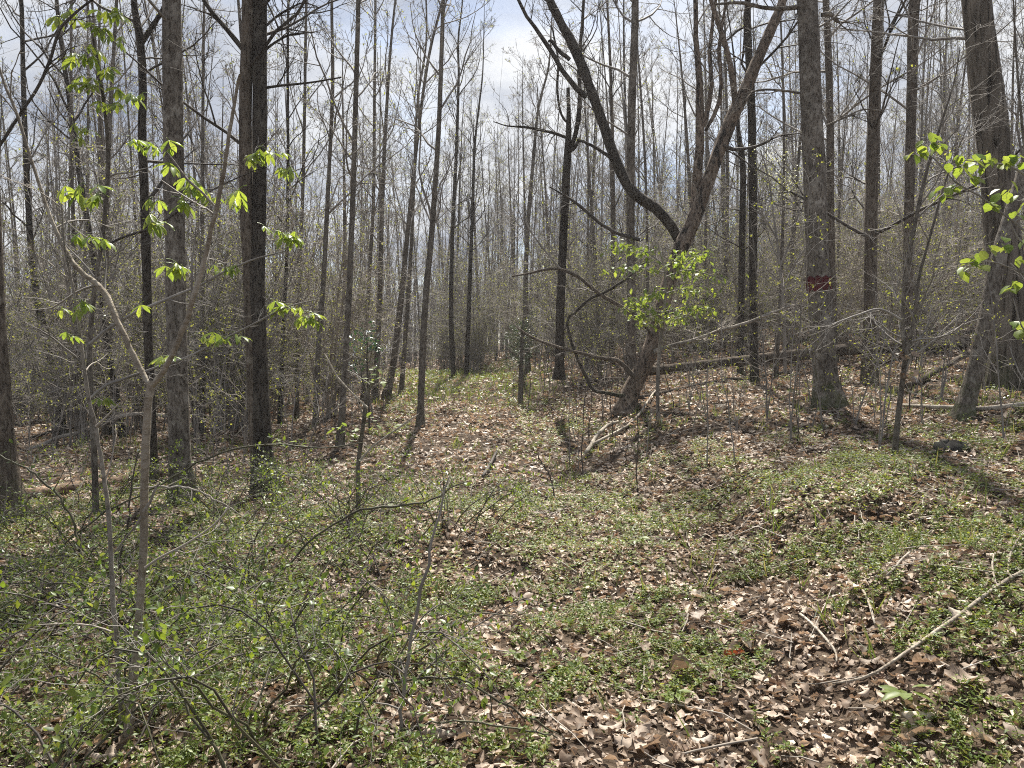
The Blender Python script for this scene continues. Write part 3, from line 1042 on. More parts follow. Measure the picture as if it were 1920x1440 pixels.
stem(root, [(1272, 450, 17), (1256, 420, 21), (1226, 388, 22), (1192, 366, 22), (1166, 328, 21), (1146, 275, 21), (1126, 215, 20), (1106, 165, 19), (1086, 112, 20), (1062, 62, 18), (1040, 20, 17), (1024, -20, 15)],
     Y + .25, 'bark_dark', 14, .14, 40, twigs=(8, 1.1), tw_mat='twig_dark', slope=.03, grow=4)
stem(root, [(1100, 182, 12), (1075, 160, 11), (1052, 128, 10), (1030, 90, 9), (1008, 60, 8), (985, 25, 7), (965, -15, 6)], Y + .45, 'bark_dark', 9, .08, 20, twigs=(7, .9), tw_mat='twig_dark', grow=2)
stem(root, [(1068, 112, 9), (1045, 92, 8), (1034, 76, 7), (1028, 78, 5)], Y + .5, 'bark_dark', 8, .1, 12)
stem(root, [(1150, 300, 8), (1125, 282, 7), (1100, 268, 6), (1082, 262, 5)], Y + .4, 'bark_dark', 8, .1, 12)
stem(root, [(1190, 706, 12), (1172, 688, 10), (1155, 675, 9), (1128, 672, 8), (1098, 664, 7), (1060, 655, 6), (1015, 640, 6), (985, 625, 5), (960, 604, 3)], Y - .15, 'bark_brown', 8, .1, 24, twigs=(9, .4, .1, 3, 2), tw_mat='twig')
stem(root, [(1172, 742, 9), (1140, 738, 8), (1112, 730, 7), (1098, 705, 7), (1080, 665, 6), (1068, 630, 6), (1064, 600, 5), (1078, 586, 5), (1092, 572, 6), (1110, 558, 6), (1140, 545, 6), (1175, 522, 5), (1210, 490, 3)],
     Y - .1, 'bark_dark', 8, .1, 36, twigs=(7, .4, .1, 3, 2), tw_mat='twig')
stem(root, [(1228, 636, 8), (1195, 595, 7), (1160, 572, 8), (1125, 552, 8), (1088, 522, 7), (1052, 505, 6), (1020, 506, 5), (985, 514, 4), (960, 518, 3)], Y - .1, 'bark_brown', 8, .06, 26, twigs=(8, .6, .1, 3, 2), tw_mat='twig')
stem(root, [(1052, 505, 5), (1030, 480, 4), (1010, 455, 4), (990, 425, 3), (985, 405, 2)], Y - .1, 'twig', 6, .06, 12, twigs=(4, .4, .1, 3, 0))
stem(root, [(1226, 660, 10), (1260, 648, 8), (1300, 638, 8), (1350, 620, 7), (1400, 605, 7), (1445, 588, 6), (1490, 572, 4), (1510, 576, 3)], Y - .2, 'bark_pale', 8, .06, 24, twigs=(9, .8, .2, 4, 3), tw_mat='twig_pale')
stem(root, [(1200, 450, 8), (1160, 438, 8), (1130, 422, 7), (1105, 402, 7), (1080, 380, 6), (1050, 362, 4), (1030, 350, 3)], Y - .3, 'twig_dark', 7, .08, 20, twigs=(6, .6, .2, 3, 2), tw_mat='twig_dark')
stem(root, [(1355, 272, 8), (1375, 280, 7), (1400, 278, 6), (1430, 270, 5), (1460, 255, 4), (1500, 250, 2)], Y - .1, 'twig_dark', 7, .08, 16, twigs=(6, .6, .2, 3, 2), tw_mat='twig_dark')

# --- broken-topped tree left of it
Y = 15.5
pb = pt(1049, 700, Y)
root = thing('broken_tree', (pb[0], pb[1], float(gh(pb[0], pb[1]))), 'dark tree with a broken snag top left of the leaning scaly tree', 'tree')
stem(root, [(1048, 712, 24), (1049, 680, 20), (1050, 600, 18), (1055, 470, 17), (1062, 330, 17), (1066, 250, 12), (1066, 200, 9), (1065, 165, 7)], Y, 'bark_dark', 14, .1, 36, .4, 'trunk', twigs=(8, .8), tw_mat='twig_dark')
stem(root, [(1068, 285, 9), (1082, 240, 10), (1087, 195, 9), (1086, 140, 8), (1090, 60, 7), (1095, 0, 6)], Y, 'bark_dark', 10, .08, 20, twigs=(10, 1.2), tw_mat='twig_dark', grow=3)
stem(root, [(1063, 258, 7), (1040, 250, 6), (1010, 243, 6), (980, 238, 5), (950, 236, 3), (925, 228, 2)], Y, 'bark_dark', 8, .1, 18, twigs=(8, .7), tw_mat='twig_dark')
stem(root, [(1066, 232, 5), (1052, 215, 5), (1045, 170, 5), (1046, 110, 4), (1035, 50, 3)], Y, 'bark_dark', 8, .1, 18, twigs=(6, .7), tw_mat='twig_dark')
stem(root, [(1068, 285, 7), (1078, 275, 8), (1086, 262, 4)], Y - .05, 'bark_dark', 8, .1, 8)

# ------------------------------------------------------------------ forked saplings in the foreground
palm_meshes = []
for k in range(6):
    g = Geo()
    m = 5
    fan = np.linspace(-1.7, 1.7, m) + rng.normal(0, .12, m)
    L = np.array([.075, .10, .115, .10, .075]) * rng.uniform(.9, 1.15)
    dd = np.stack([np.sin(fan) * .8, np.cos(fan) * .75, np.full(m, -.45 - .3 * (k % 3))], -1)
    leaves(g, 'leaflet', np.zeros((m, 3)), dd, np.stack([np.sin(fan) * .5, np.cos(fan) * .5, np.ones(m)], -1), L, L * .30, .6, -.45, 0, .02)
    tubes(g, np.array([[[0, 0, 0], [0, -.03, .012], [0, -.06, .01]]]), np.array([[.0016, .0016, .0018]]), 4)
    palm_meshes.append(mesh('leaf', g, M['spring_leaf']))
oval_meshes = []
for k in range(5):
    g = Geo()
    leaves(g, 'oval' if k < 3 else 'broad2', np.zeros((1, 3)), np.array([[0, 1.0, -.1]]), np.array([[0, 0, 1.0]]), .1, .055, rng.uniform(.2, .9), rng.uniform(-.8, -.1), rng.uniform(-.3, .3), .02)
    oval_meshes.append(mesh('leaf', g, M['spring_leaf']))


def put_leaf(root, pos, meshes, s, rz=None, tilt=.35, rx=0.0):
    o = bpy.data.objects.new('leaf', random.choice(meshes))
    o.parent = root
    o.location = [float(a - b) for a, b in zip(pos, root['_o'])]
    o.rotation_euler = (rx + random.uniform(-tilt, tilt), random.uniform(-tilt, tilt), random.uniform(0, 6.28) if rz is None else rz)
    o.scale = (s, s, s)
    C.objects.link(o)
    return o


def leaf_cluster(root, px, py, Y, n, s, spread):
    c = pt(px, py, Y)
    for k in range(n):
        q = c + rng.normal(0, 1, 3) * np.array([spread, spread, spread * .45])
        put_leaf(root, q, palm_meshes, s * random.uniform(.62, 1.05), random.uniform(0, 6.28), .3)


# forked buckeye sapling: two stems from one base just under the lower edge
Y = 3.05
pb = pt(234, 1475, Y)
pb[2] = gh(pb[0], pb[1])
root = thing('buckeye_sapling', pb, 'nearest bare-stemmed sapling with a wide V fork at lower left', 'sapling')
stem(root, [(230, 1500, 21), (236, 1420, 21), (245, 1330, 19), (256, 1220, 18), (264, 1110, 16), (270, 1010, 16), (270, 960, 15), (272, 860, 16), (277, 760, 15), (283, 722, 17), (284, 714, 12)], Y, 'bark_smooth', 14, .05, 40, 0, 'trunk')
stem(root, [(281, 724, 11), (268, 700, 11), (240, 645, 11), (215, 590, 11), (200, 555, 12), (182, 532, 11), (150, 508, 10), (118, 460, 8), (92, 400, 7), (62, 310, 6), (30, 210, 6), (6, 150, 5), (-12, 90, 4)], Y, 'bark_smooth', 12, .05, 44, slope=.02, twigs=(7, .5, .3, 2, 0), tw_mat='twig')
stem(root, [(286, 722, 12), (300, 706, 11), (320, 672, 11), (345, 615, 11), (362, 560, 11), (378, 505, 10), (394, 440, 9), (408, 380, 9), (420, 320, 8), (432, 240, 7), (446, 155, 6), (450, 140, 5)], Y, 'bark_smooth', 12, .05, 44, slope=-.015, twigs=(4, .35, .3, 2, 0), tw_mat='twig')
stem(root, [(404, 388, 5), (380, 362, 5), (350, 335, 5), (325, 300, 4), (312, 285, 3)], Y - .08, 'bark_pale', 8, .05, 14)
stem(root, [(270, 960, 9), (282, 940, 6), (292, 915, 5), (300, 905, 3)], Y - .05, 'bark_pale', 8, .05, 8)
stem(root, [(268, 968, 10), (255, 985, 5), (235, 1010, 4), (215, 1035, 3)], Y - .05, 'bark_pale', 8, .05, 8)
stem(root, [(272, 1065, 6), (300, 1045, 5), (340, 1025, 5), (380, 1000, 4), (410, 975, 4), (430, 950, 3)], Y - .05, 'twig_pale', 8, .05, 14, twigs=(3, .2, .2, 2, 0), tw_mat='twig_pale')
stem(root, [(233, 1395, 11), (228, 1340, 11), (222, 1250, 10), (214, 1150, 10), (209, 1060, 9), (206, 1000, 9), (203, 960, 9), (194, 890, 8), (183, 820, 8), (179, 795, 9), (170, 765, 7), (158, 690, 7), (146, 600, 6), (135, 530, 5), (122, 470, 4), (115, 380, 3)],
     Y + .12, 'bark_pale', 12, .05, 44, twigs=(5, .4, .3, 2, 0), tw_mat='twig_pale')
stem(root, [(180, 800, 7), (195, 786, 4), (210, 770, 3), (225, 755, 2)], Y + .1, 'twig_pale', 7, .05, 8)
for px, py, n in [(270, 258, 3), (290, 275, 2), (318, 268, 2), (305, 300, 2), (330, 372, 3), (300, 372, 2), (370, 350, 3), (395, 365, 2), (440, 365, 3), (460, 360, 1), (345, 330, 2),
                  (130, 352, 3), (150, 345, 2), (182, 360, 2), (145, 440, 3), (172, 440, 2), (278, 412, 3), (310, 412, 1), (340, 495, 4), (325, 500, 2), (130, 570, 2), (158, 570, 3), (268, 575, 1),
                  (115, 622, 1), (150, 618, 1), (292, 665, 2), (315, 660, 1)]:
    leaf_cluster(root, px, py, Y + .05, n, .72, .022)

# taller buckeye sapling behind it with long side branches
pb = hit(180, 932)
Y = min(pb[1], 6.2)
pb = pt(180, 932, Y)
pb[2] = gh(pb[0], pb[1])
root = thing('buckeye_sapling', pb, 'tall thin buckeye sapling behind the forked one with two long branches reaching right', 'sapling')
stem(root, [(180, 960, 13), (177, 860, 12), (172, 760, 11), (168, 650, 11), (178, 540, 8), (195, 420, 8), (203, 300, 8), (197, 210, 7), (184, 120, 6), (172, 60, 5), (163, 0, 4), (155, -60, 3)], Y, 'bark_slim', 12, .05, 40, .2, 'trunk', twigs=(8, .7, .3, 3, 2))
stem(root, [(168, 645, 7), (205, 615, 6), (250, 588, 6), (320, 558, 6), (375, 535, 5), (420, 510, 5), (480, 485, 4), (540, 470, 2)], Y - .1, 'twig', 8, .05, 24, twigs=(6, .4, .3, 3, 2))
stem(root, [(172, 745, 6), (200, 722, 6), (240, 708, 6), (290, 690, 5), (350, 670, 5), (420, 635, 4), (480, 605, 4), (540, 575, 3), (600, 560, 2)], Y - .1, 'twig', 8, .05, 28, twigs=(7, .4, .3, 3, 2))
stem(root, [(188, 470, 6), (230, 445, 5), (290, 425, 5), (350, 385, 4), (420, 345, 3), (490, 315, 2)], Y - .1, 'twig_dark', 8, .05, 24, twigs=(5, .4, .3, 3, 2))
stem(root, [(-30, 320, 6), (30, 225, 6), (70, 165, 6), (95, 110, 6), (110, 60, 6), (140, 25, 5), (185, -10, 4)], Y - .3, 'twig_dark', 8, .05, 24, twigs=(10, .6, .1, 3, 2), tw_mat='twig_dark')
for px, py, n in [(120, 30, 3), (135, 22, 2), (198, 12, 3), (215, 20, 2), (180, 52, 3), (192, 58, 2), (228, 68, 3), (150, 108, 4), (168, 100, 2), (200, 125, 3), (182, 90, 2), (160, 150, 4), (180, 158, 3), (220, 165, 2), (252, 178, 3),
                  (195, 190, 4), (145, 242, 3), (165, 238, 2), (475, 292, 5), (490, 285, 4), (540, 316, 4), (520, 285, 2), (528, 438, 4), (545, 438, 3), (560, 445, 2), (515, 432, 2), (530, 572, 3), (548, 578, 3), (575, 590, 5), (590, 598, 2),
                  (395, 628, 3), (420, 630, 3), (440, 625, 2), (405, 502, 3), (430, 498, 3), (192, 752, 2), (200, 755, 1)]:
    leaf_cluster(root, px, py, Y - .1, n, 1.12, .04)

# bright-leaved understory sapling in front of the leaning tree
pb = hit(1236, 795)
Y = pb[1] - 0.15
root = thing('beech_sapling', pb, 'thin sapling with bright yellow-green leaf sprays crossing the leaning tree', 'sapling')
stem(root, [(1236, 800, 9), (1233, 760, 8), (1234, 700, 8), (1238, 640, 7), (1243, 600, 6), (1248, 540, 5), (1243, 490, 4), (1232, 455, 3)], Y, 'bark_pale', 10, .05, 26, .2, 'trunk')
sprays = [[(1243, 495, 3), (1210, 470, 2), (1180, 462, 2), (1150, 458, 1)], [(1246, 500, 3), (1275, 482, 2), (1305, 480, 2), (1328, 474, 1)], [(1246, 520, 3), (1290, 505, 3), (1330, 512, 2), (1362, 520, 1)],
          [(1244, 510, 3), (1205, 505, 2), (1170, 508, 2), (1145, 512, 1)], [(1247, 545, 3), (1215, 555, 2), (1190, 570, 2)], [(1247, 550, 3), (1290, 540, 2), (1335, 545, 1)],
          [(1243, 585, 3), (1210, 582, 2), (1180, 572, 2), (1168, 576, 1)], [(1243, 598, 3), (1215, 600, 2), (1192, 592, 1)], [(1244, 585, 3), (1280, 578, 2), (1320, 580, 2)], [(1243, 600, 2), (1262, 595, 2), (1285, 590, 1)]]
for q in sprays:
    a, ar = path3(q, Y)
    a[:, 1] += np.linspace(0, rng.uniform(-.5, .5), len(a))
    c_ = cr(np.column_stack([a, ar]), 9)
    g = Geo()
    tubes(g, c_[:, :3], np.maximum(c_[:, 3], .002), 5)
    obj('limb', g, M['twig'], root)
    n = 105 if q in (sprays[0], sprays[2], sprays[1]) else 66
    for k in range(n):
        f_ = rng.uniform(.15, 1) * 8
        i0 = min(int(f_), 7)
        c0 = c_[i0, :3] + (c_[i0 + 1, :3] - c_[i0, :3]) * (f_ - i0)
        out = rng.normal(0, 1, 3) * np.array([.10, .20, .05])
        put_leaf(root, c0 + out, oval_meshes[:3], random.uniform(.7, 1.15), random.uniform(0, 6.28), .4, random.uniform(-1.0, -.2))

# broad-leaved sapling at the right edge
Y = 5.2
pb = pt(1952, 930, Y)
pb[2] = gh(pb[0], pb[1])
root = thing('maple_sapling', pb, 'slender sapling with broad bright green leaves at the right edge', 'sapling')
stem(root, [(1952, 1000, 12), (1950, 900, 11), (1945, 760, 10), (1938, 600, 9), (1930, 450, 8), (1925, 320, 7), (1915, 220, 5), (1905, 100, 4), (1900, 0, 3)], Y, 'bark_slim', 10, .05, 30, .1, 'trunk', twigs=(6, .5, .2, 3, 1))
for pts in ([(1930, 440, 5), (1880, 400, 4), (1840, 370, 4), (1790, 340, 3), (1755, 300, 3), (1725, 280, 2)], [(1926, 330, 5), (1890, 310, 4), (1850, 305, 3), (1800, 300, 2)],
            [(1933, 520, 4), (1890, 500, 3), (1850, 490, 3), (1800, 495, 2)], [(1940, 640, 4), (1915, 610, 3), (1900, 560, 2)], [(1932, 470, 4), (1905, 440, 3), (1885, 390, 2)]):
    stem(root, pts, Y - .05, 'twig', 7, .04, 16)
for px, py in [(1712, 290), (1722, 280), (1740, 262), (1752, 262), (1760, 270), (1786, 296), (1800, 292), (1815, 300), (1830, 292), (1852, 300), (1868, 296), (1884, 298), (1900, 296), (1912, 300), (1802, 318), (1820, 328), (1836, 318),
               (1772, 356), (1784, 348), (1760, 366), (1878, 362), (1868, 380), (1856, 384), (1888, 350), (1908, 398), (1916, 380), (1838, 478), (1826, 486), (1802, 504), (1836, 502), (1880, 455), (1905, 458), (1912, 484), (1900, 545), (1908, 524), (1906, 608), (1916, 616), (1785, 352), (1858, 455)]:
    c = pt(px, py, Y - .05)
    for k in range(3):
        q = c + rng.normal(0, .022, 3)
        o = put_leaf(root, q, oval_meshes[3:], random.uniform(.55, .95), random.uniform(0, 6.28), .4, -.7)
        o.scale[0] *= 1.55

# slender forked sapling on the right bank
pb = hit(1678, 858)
Y = pb[1]
root = thing('sapling', pb, 'slender forked grey sapling on the right bank between the red-marked and leaning trees', 'sapling')
stem(root, [(1677, 862, 13), (1682, 800, 12), (1689, 740, 11), (1697, 672, 10), (1692, 610, 8), (1697, 540, 8), (1712, 440, 8), (1735, 330, 7), (1765, 230, 5), (1790, 150, 3), (1800, 90, 2)], Y, 'bark_slim', 12, .06, 36, .25, 'trunk', twigs=(20, .9, .2, 4, 3), tw_mat='twig')
stem(root, [(1697, 668, 8), (1710, 620, 7), (1717, 575, 7), (1724, 515, 6), (1742, 450, 5), (1776, 330, 4), (1815, 235, 2)], Y - .05, 'bark_slim', 10, .06, 28, twigs=(14, .8, .2, 4, 3), tw_mat='twig')
_, lt = stem(root, [(1690, 600, 6), (1650, 580, 5), (1610, 590, 4), (1560, 608, 3)], Y - .1, 'twig', 7, .05, 16, twigs=(6, .5, .1, 3, 2), tw_mat='twig')
g = Geo()
for cx, cy in [(1700, 560), (1720, 480), (1740, 520), (1660, 590), (1760, 420), (1690, 470), (1730, 600), (1680, 640), (1775, 300)]:
    c = pt(cx, cy, Y)
    m = 14
    q = c + rng.normal(0, .13, (m, 3))
    L = rng.uniform(.02, .04, m)
    leaves(g, 'kite', q, rdir(m, -.3), rdir(m, 1), L, L * .6, .4, -.2)
obj('foliage', g, M['bud_leaf'], root)
# dead leaf hanging in the fork
g = Geo()
q = pt(1697, 690, Y - .05) + rng.normal(0, 1, (16, 3)) * np.array([.05, .04, .09])
leaves(g, 'broad2', q, rdir(16, -1), rdir(16), rng.uniform(.06, .1, 16), .06, .8, .5, .3, .03)
obj('dead_leaf_clump', g, M['dry'], root)

# leafy young tree in the middle left, with a bleached dead branch
pb = hit(670, 935)
Y = min(pb[1], 7.4)
pb = pt(670, 950, Y)
pb[2] = gh(pb[0], pb[1])
root = thing('sapling', pb, 'young sapling with a few glossy leaves and bleached bare branches, left of the track middle', 'sapling')
stem(root, [(668, 1010, 11), (672, 940, 10), (671, 880, 9), (678, 820, 9), (686, 760, 9), (689, 735, 9), (700, 715, 6), (708, 690, 5), (712, 665, 3)], Y, 'bark_slim', 10, .08, 26, .2, 'trunk', twigs=(6, .35, .2, 3, 1))
stem(root, [(676, 862, 5), (698, 838, 5), (722, 820, 4), (755, 797, 4), (785, 776, 2)], Y - .1, 'wood_pale', 7, .05, 14)
stem(root, [(690, 765, 5), (668, 745, 4), (642, 718, 4), (628, 700, 4), (617, 678, 3), (607, 662, 2)], Y - .15, 'wood_pale', 7, .05, 14)
stem(root, [(689, 740, 4), (680, 715, 3), (676, 690, 2), (672, 670, 2)], Y, 'twig_dark', 6, .05, 10, twigs=(4, .25, .2, 2, 0))
for px, py in [(702, 692), (708, 700), (712, 708), (698, 708), (704, 716), (715, 715), (690, 790), (698, 798), (704, 795), (700, 782), (735, 802), (660, 825), (652, 815), (545, 826), (530, 830), (540, 836), (552, 822), (525, 820), (562, 832), (632, 800), (628, 806), (640, 795), (655, 812), (668, 806)]:
    c = pt(px, py, Y - .05)
    for k in range(2):
        put_leaf(root, c + rng.normal(0, .025, 3), oval_meshes, random.uniform(.6, .95), None, .5, -.2)

# small dark evergreen shrub behind
Y = 13.5
pb = pt(693, 760, Y)
pb[2] = gh(pb[0], pb[1])
root = thing('evergreen_shrub', pb, 'small dark-green broad-leaved evergreen among the pole trees left of the track', 'shrub')
g, gl = Geo(), Geo()
st = np.array([[pb + np.array([0, 0, -.05]), pt(690, 720, Y), pt(688, 670, Y), pt(690, 640, Y)]])
tubes(g, st, np.array([[.02, .017, .012, .006]]), 7)
b, br = spawn(st, np.array([[.02, .017, .012, .006]]), 14, .5, 1, .25, .45, R_(30), R_(80), 5, .2, .15, .5, abslen=True)
tubes(g, b, br, 4)
obj('trunk', g, M['twig_dark'], root)
m = 16
idx = np.repeat(np.arange(len(b)), m)
q = b[idx, rng.integers(2, 5, len(idx))] + rng.normal(0, .05, (len(idx), 3))
L = rng.uniform(.06, .10, len(idx))
leaves(gl, 'oval', q, rdir(len(idx), -.2), rdir(len(idx), 1.2), L, L * .4, .4, -.4)
obj('foliage', gl, M['dark_leaf'], root)

# small cedar beside the track bend
Y = hit(977, 757)[1]
pb = hit(977, 757)
root = thing('cedar_tree', pb, 'small feathery green cedar beside the right edge of the track', 'tree')
g, gl = Geo(), Geo()
q, qr = path3([(976, 762, 12), (977, 700, 10), (979, 640, 7), (980, 600, 3)], Y)
tk = cr(np.column_stack([q, qr]), 12)
tubes(g, tk[:, :3], tk[:, 3], 8)
b, br = spawn(tk[None, :, :3], tk[None, :, 3], 46, .42, .98, .22, .5, R_(50), R_(85), 5, .15, .1, .5, abslen=True)
tubes(g, b, br, 3)
obj('trunk', g, M['bark_slim'], root)
idx = np.repeat(np.arange(len(b)), 60)
t_ = rng.integers(1, 5, len(idx))
qn = b[idx, t_] + rng.normal(0, .03, (len(idx), 3))
dn = nrm(b[idx, 4] - b[idx, 0]) + rng.normal(0, .5, (len(idx), 3))
leaves(gl, 'blade', qn, dn, rdir(len(idx)), rng.uniform(.04, .09, len(idx)), .005, 0, 0)
obj('foliage', gl, M['needle'], root)


# ------------------------------------------------------------------ logs, sticks and stone on the ground
def ground_path(pts, lift, n):
    q = np.array([hit(px, py) for px, py, w in pts])
    r = np.array([0.5 * w * p[1] / F for p, (_, _, w) in zip(q, pts)])
    a = cr(np.column_stack([q, r]), n)
    a[:, 2] = np.maximum(a[:, 2], gh(a[:, 0], a[:, 1])) + np.maximum(a[:, 3], .004) * lift + .035
    a[:, 2] = np.convolve(np.pad(a[:, 2], 2, 'edge'), np.ones(5) / 5, 'valid')
    return a[:, :3], np.maximum(a[:, 3], .003)


def lying(name, pts, mat, label, cat, lift=.7, n=22, sides=10, kn=.1, side=()):
    P, Rr = ground_path(pts, lift, n)
    root = thing(name, P[0], label, cat)
    g = Geo()
    tubes(g, P, Rr, sides, knobbly(P, sides, kn, 0, n), cap=True)
    obj('stem', g, M[mat], root)
    for sp in side:
        P2, R2 = ground_path(sp, 1.6, 10)
        P2[0] = P[np.argmin(np.linalg.norm(P - P2[0], axis=1))]
        P2[:, 2] += np.linspace(0, .05, 10)
        g = Geo()
        tubes(g, P2, R2, 6, knobbly(P2, 6, .08, 0, 4))
        obj('side_branch', g, M[mat], root)


def straight_log(name, a, b, Ya, Yb, w, mat, label, cat, taper=.7, sag=0.0, sides=14):
    A, B = pt(*a, Ya), pt(*b, Yb)
    t = np.linspace(0, 1, 24)[:, None]
    P = A * (1 - t) + B * t
    r = .5 * w * Ya / F * (1 - (1 - taper) * t[:, 0])
    gz = gh(P[:, 0], P[:, 1]) + r * .75
    P[:, 2] = np.minimum(np.maximum(P[:, 2], gz), gz + .35)
    P[:, 2] = np.convolve(np.pad(P[:, 2], 3, 'edge'), np.ones(7) / 7, 'valid')
    P[:, :2] += rng.normal(0, .012, (24, 2))
    root = thing(name, P[0], label, cat)
    g = Geo()
    tubes(g, P, r, sides, knobbly(P, sides, .13, 0, len(label)), cap=True)
    obj('trunk', g, M[mat], root)
    g = Geo()
    s, sr = spawn(P[None], r[None], 5, .2, .9, .15, .4, R_(50), R_(80), 4, .2, .1, .3, abslen=True)
    tubes(g, s, sr * 1.2, 5, cap=True)
    obj('branch_stub', g, M[mat], root)
    return P


pa, pb_ = hit(45, 940), hit(310, 893)
straight_log('fallen_log', (40, 938), (315, 893), pa[1], pb_[1], 27, 'log_rot', 'thick brown rotting log lying on the left slope behind the saplings', 'log', .8)
pa, pb_ = hit(1205, 690), hit(1800, 640)
straight_log('fallen_tree', (1205, 684), (1812, 640), 15.6, 17.0, 17, 'log_dark', 'long dark fallen trunk lying across the right hillside', 'log', 1.5)
pa, pb_ = hit(1195, 748), hit(1500, 718)
straight_log('fallen_tree', (1195, 748), (1512, 716), pa[1] * .98, pa[1] * 1.12, 9, 'log_dark', 'thin dark fallen trunk on the slope between the leaning and red-marked trees', 'log', 1.1)
straight_log('fallen_log', (1700, 726), (1830, 655), 12.5, 14.5, 11, 'log_dark', 'short dark log slanting up the bank behind the slender forked sapling', 'log', 1.1)
straight_log('fallen_log', (1700, 628), (1830, 622), 20, 20.5, 9, 'log_dark', 'distant dark log high on the right hillside', 'log', 1.0)
lying('fallen_branch', [(1690, 768, 6), (1740, 772, 8), (1790, 776, 9), (1825, 780, 9), (1870, 775, 9), (1925, 768, 8), (1960, 764, 8)], 'wood_pale', 'bleached white fallen branch at the foot of the mossy leaning tree', 'branch', 1.2)
# leaning dead branch on the left slope
Y = hit(60, 846)[1]
P, Rr = path3([(30, 850, 8), (75, 836, 8), (110, 820, 8), (150, 811, 9), (180, 800, 10), (205, 788, 10), (235, 779, 9), (280, 776, 8), (320, 782, 6)], Y)
root = thing('fallen_branch', (P[0, 0], P[0, 1], float(gh(P[0, 0], P[0, 1]))), 'bowed dead branch with a pale end resting on the left slope', 'branch')
P = cr(np.column_stack([P, Rr]), 28)
g = Geo()
tubes(g, P[:, :3], P[:, 3], 9, knobbly(P[:, :3], 9, .1, 0, 3), cap=True)
obj('stem', g, M['bark_pale'], root)
stem(root, [(60, 820, 5), (110, 806, 6), (150, 800, 6), (185, 790, 6), (215, 778, 5)], Y + .2, 'bark_dark', 7, .06, 14, name='side_branch')
lying('fallen_stick', [(1560, 1310, 4), (1640, 1282, 6), (1720, 1232, 6.5), (1800, 1172, 7), (1880, 1112, 7), (1945, 1078, 7)], 'wood_dull', 'long straight stick lying on the leaves at lower right', 'stick', 2.0, 24, 8, .05,
      [[(1888, 1106, 4), (1892, 1070, 4), (1905, 1040, 3), (1922, 1022, 2)], [(1868, 1118, 4), (1860, 1090, 4), (1862, 1070, 3)]])
lying('fallen_stick', [(1500, 1168, 5), (1525, 1192, 5), (1548, 1218, 5), (1566, 1240, 4), (1568, 1262, 3)], 'wood_pale', 'short bleached stick on the leaves left of the long straight stick', 'stick', 2.0, 14, 7)
lying('fallen_stick', [(1615, 1118, 4), (1628, 1145, 5), (1640, 1190, 4)], 'wood_pale', 'small pale stick above the long straight stick', 'stick', 2.0, 10, 7)
lying('fallen_stick', [(1662, 1098, 4), (1680, 1075, 4), (1705, 1050, 4)], 'wood_pale', 'small pale stick at the foot of the eroded bank', 'stick', 2.0, 10, 7)
lying('fallen_branch', [(1098, 862, 7), (1112, 842, 8), (1120, 826, 7), (1140, 808, 6), (1160, 797, 5)], 'wood_pale', 'forked bleached dead branch on the track edge below the leaning tree', 'branch', 2.0, 16, 8, .1,
      [[(1125, 845, 6), (1150, 825, 6), (1175, 805, 5), (1200, 785, 4), (1230, 740, 3)]])
lying('fallen_stick', [(1280, 1432, 4), (1350, 1420, 5), (1420, 1405, 4)], 'twig_pale', 'thin pale stick at the lower edge right of the middle', 'stick', 2.0, 12, 7)
lying('fallen_stick', [(905, 905, 6), (920, 880, 6), (932, 855, 4)], 'twig_dark', 'short dark stick on the track middle', 'stick', 2.0, 10, 7)
# stone
pb = hit(1782, 845)
root = thing('stone', pb, 'dark mossy stone half buried on the right bank', 'stone')
g = Geo()
th, ph = np.meshgrid(np.linspace(0, 2 * np.pi, 15)[:-1], np.linspace(.05, np.pi - .05, 9))
rr = 1 + .8 * (vn(2 * np.cos(th) + 5, 2 * np.sin(th) + ph * 1.5, 6) - .5)
V = np.stack([np.cos(th) * np.sin(ph) * .17, np.sin(th) * np.sin(ph) * .12, np.cos(ph) * .09], -1) * rr[..., None] + pb + np.array([0, 0, .0])
i0 = np.arange(8)[:, None] * 14 + np.arange(14)[None]
i1 = np.arange(8)[:, None] * 14 + (np.arange(14)[None] + 1) % 14
g.add(V, np.stack([i0, i1, i1 + 14, i0 + 14], -1).reshape(-1, 4))
obj('stone_body', g, M['stone'], root, smooth=False)


# ------------------------------------------------------------------ briars: arching canes and low thicket in the foreground
def cane_thing(pts, Y, mat, label, leafy, name='briar_cane', cat='briar', slope=0.0, droop=True):
    q, qr = path3(pts, Y, slope)
    a = cr(np.column_stack([q, qr]), 26)
    gz = gh(a[:, 0], a[:, 1])
    a[:, 2] = np.maximum(a[:, 2], gz + .01)
    a[1:-1, :3] += rng.normal(0, .004, (len(a) - 2, 3))
    root = thing(name, (a[0, 0], a[0, 1], float(gz[0])), label, cat)
    g = Geo()
    tubes(g, a[:, :3], np.maximum(a[:, 3], .0018), 7, knobbly(a[:, :3], 7, .06, 0, 2))
    obj('stem', g, M[mat], root)
    g = Geo()
    s, sr = spawn(a[None, :, :3], a[None, :, 3], 7, .15, .95, .08, .3, R_(35), R_(75), 5, .2, .15, .6, .0015, True)
    tubes(g, s, sr, 4)
    obj('side_twigs', g, M[mat], root, kind='stuff')
    if leafy:
        g = Geo()
        n = leafy
        idx = rng.integers(0, len(s), n)
        p_ = s[idx, rng.integers(1, 5, n)]
        p2 = a[rng.integers(2, 26, n), :3]
        for pp in (p_, p2):
            L = rng.uniform(.02, .04, n)
            leaves(g, 'kite', pp + rng.normal(0, .012, (n, 3)), rdir(n, .1), rdir(n, 1.2), L, L * .55, .4, -.2)
        obj('foliage', g, M['briar_leaf'], root)


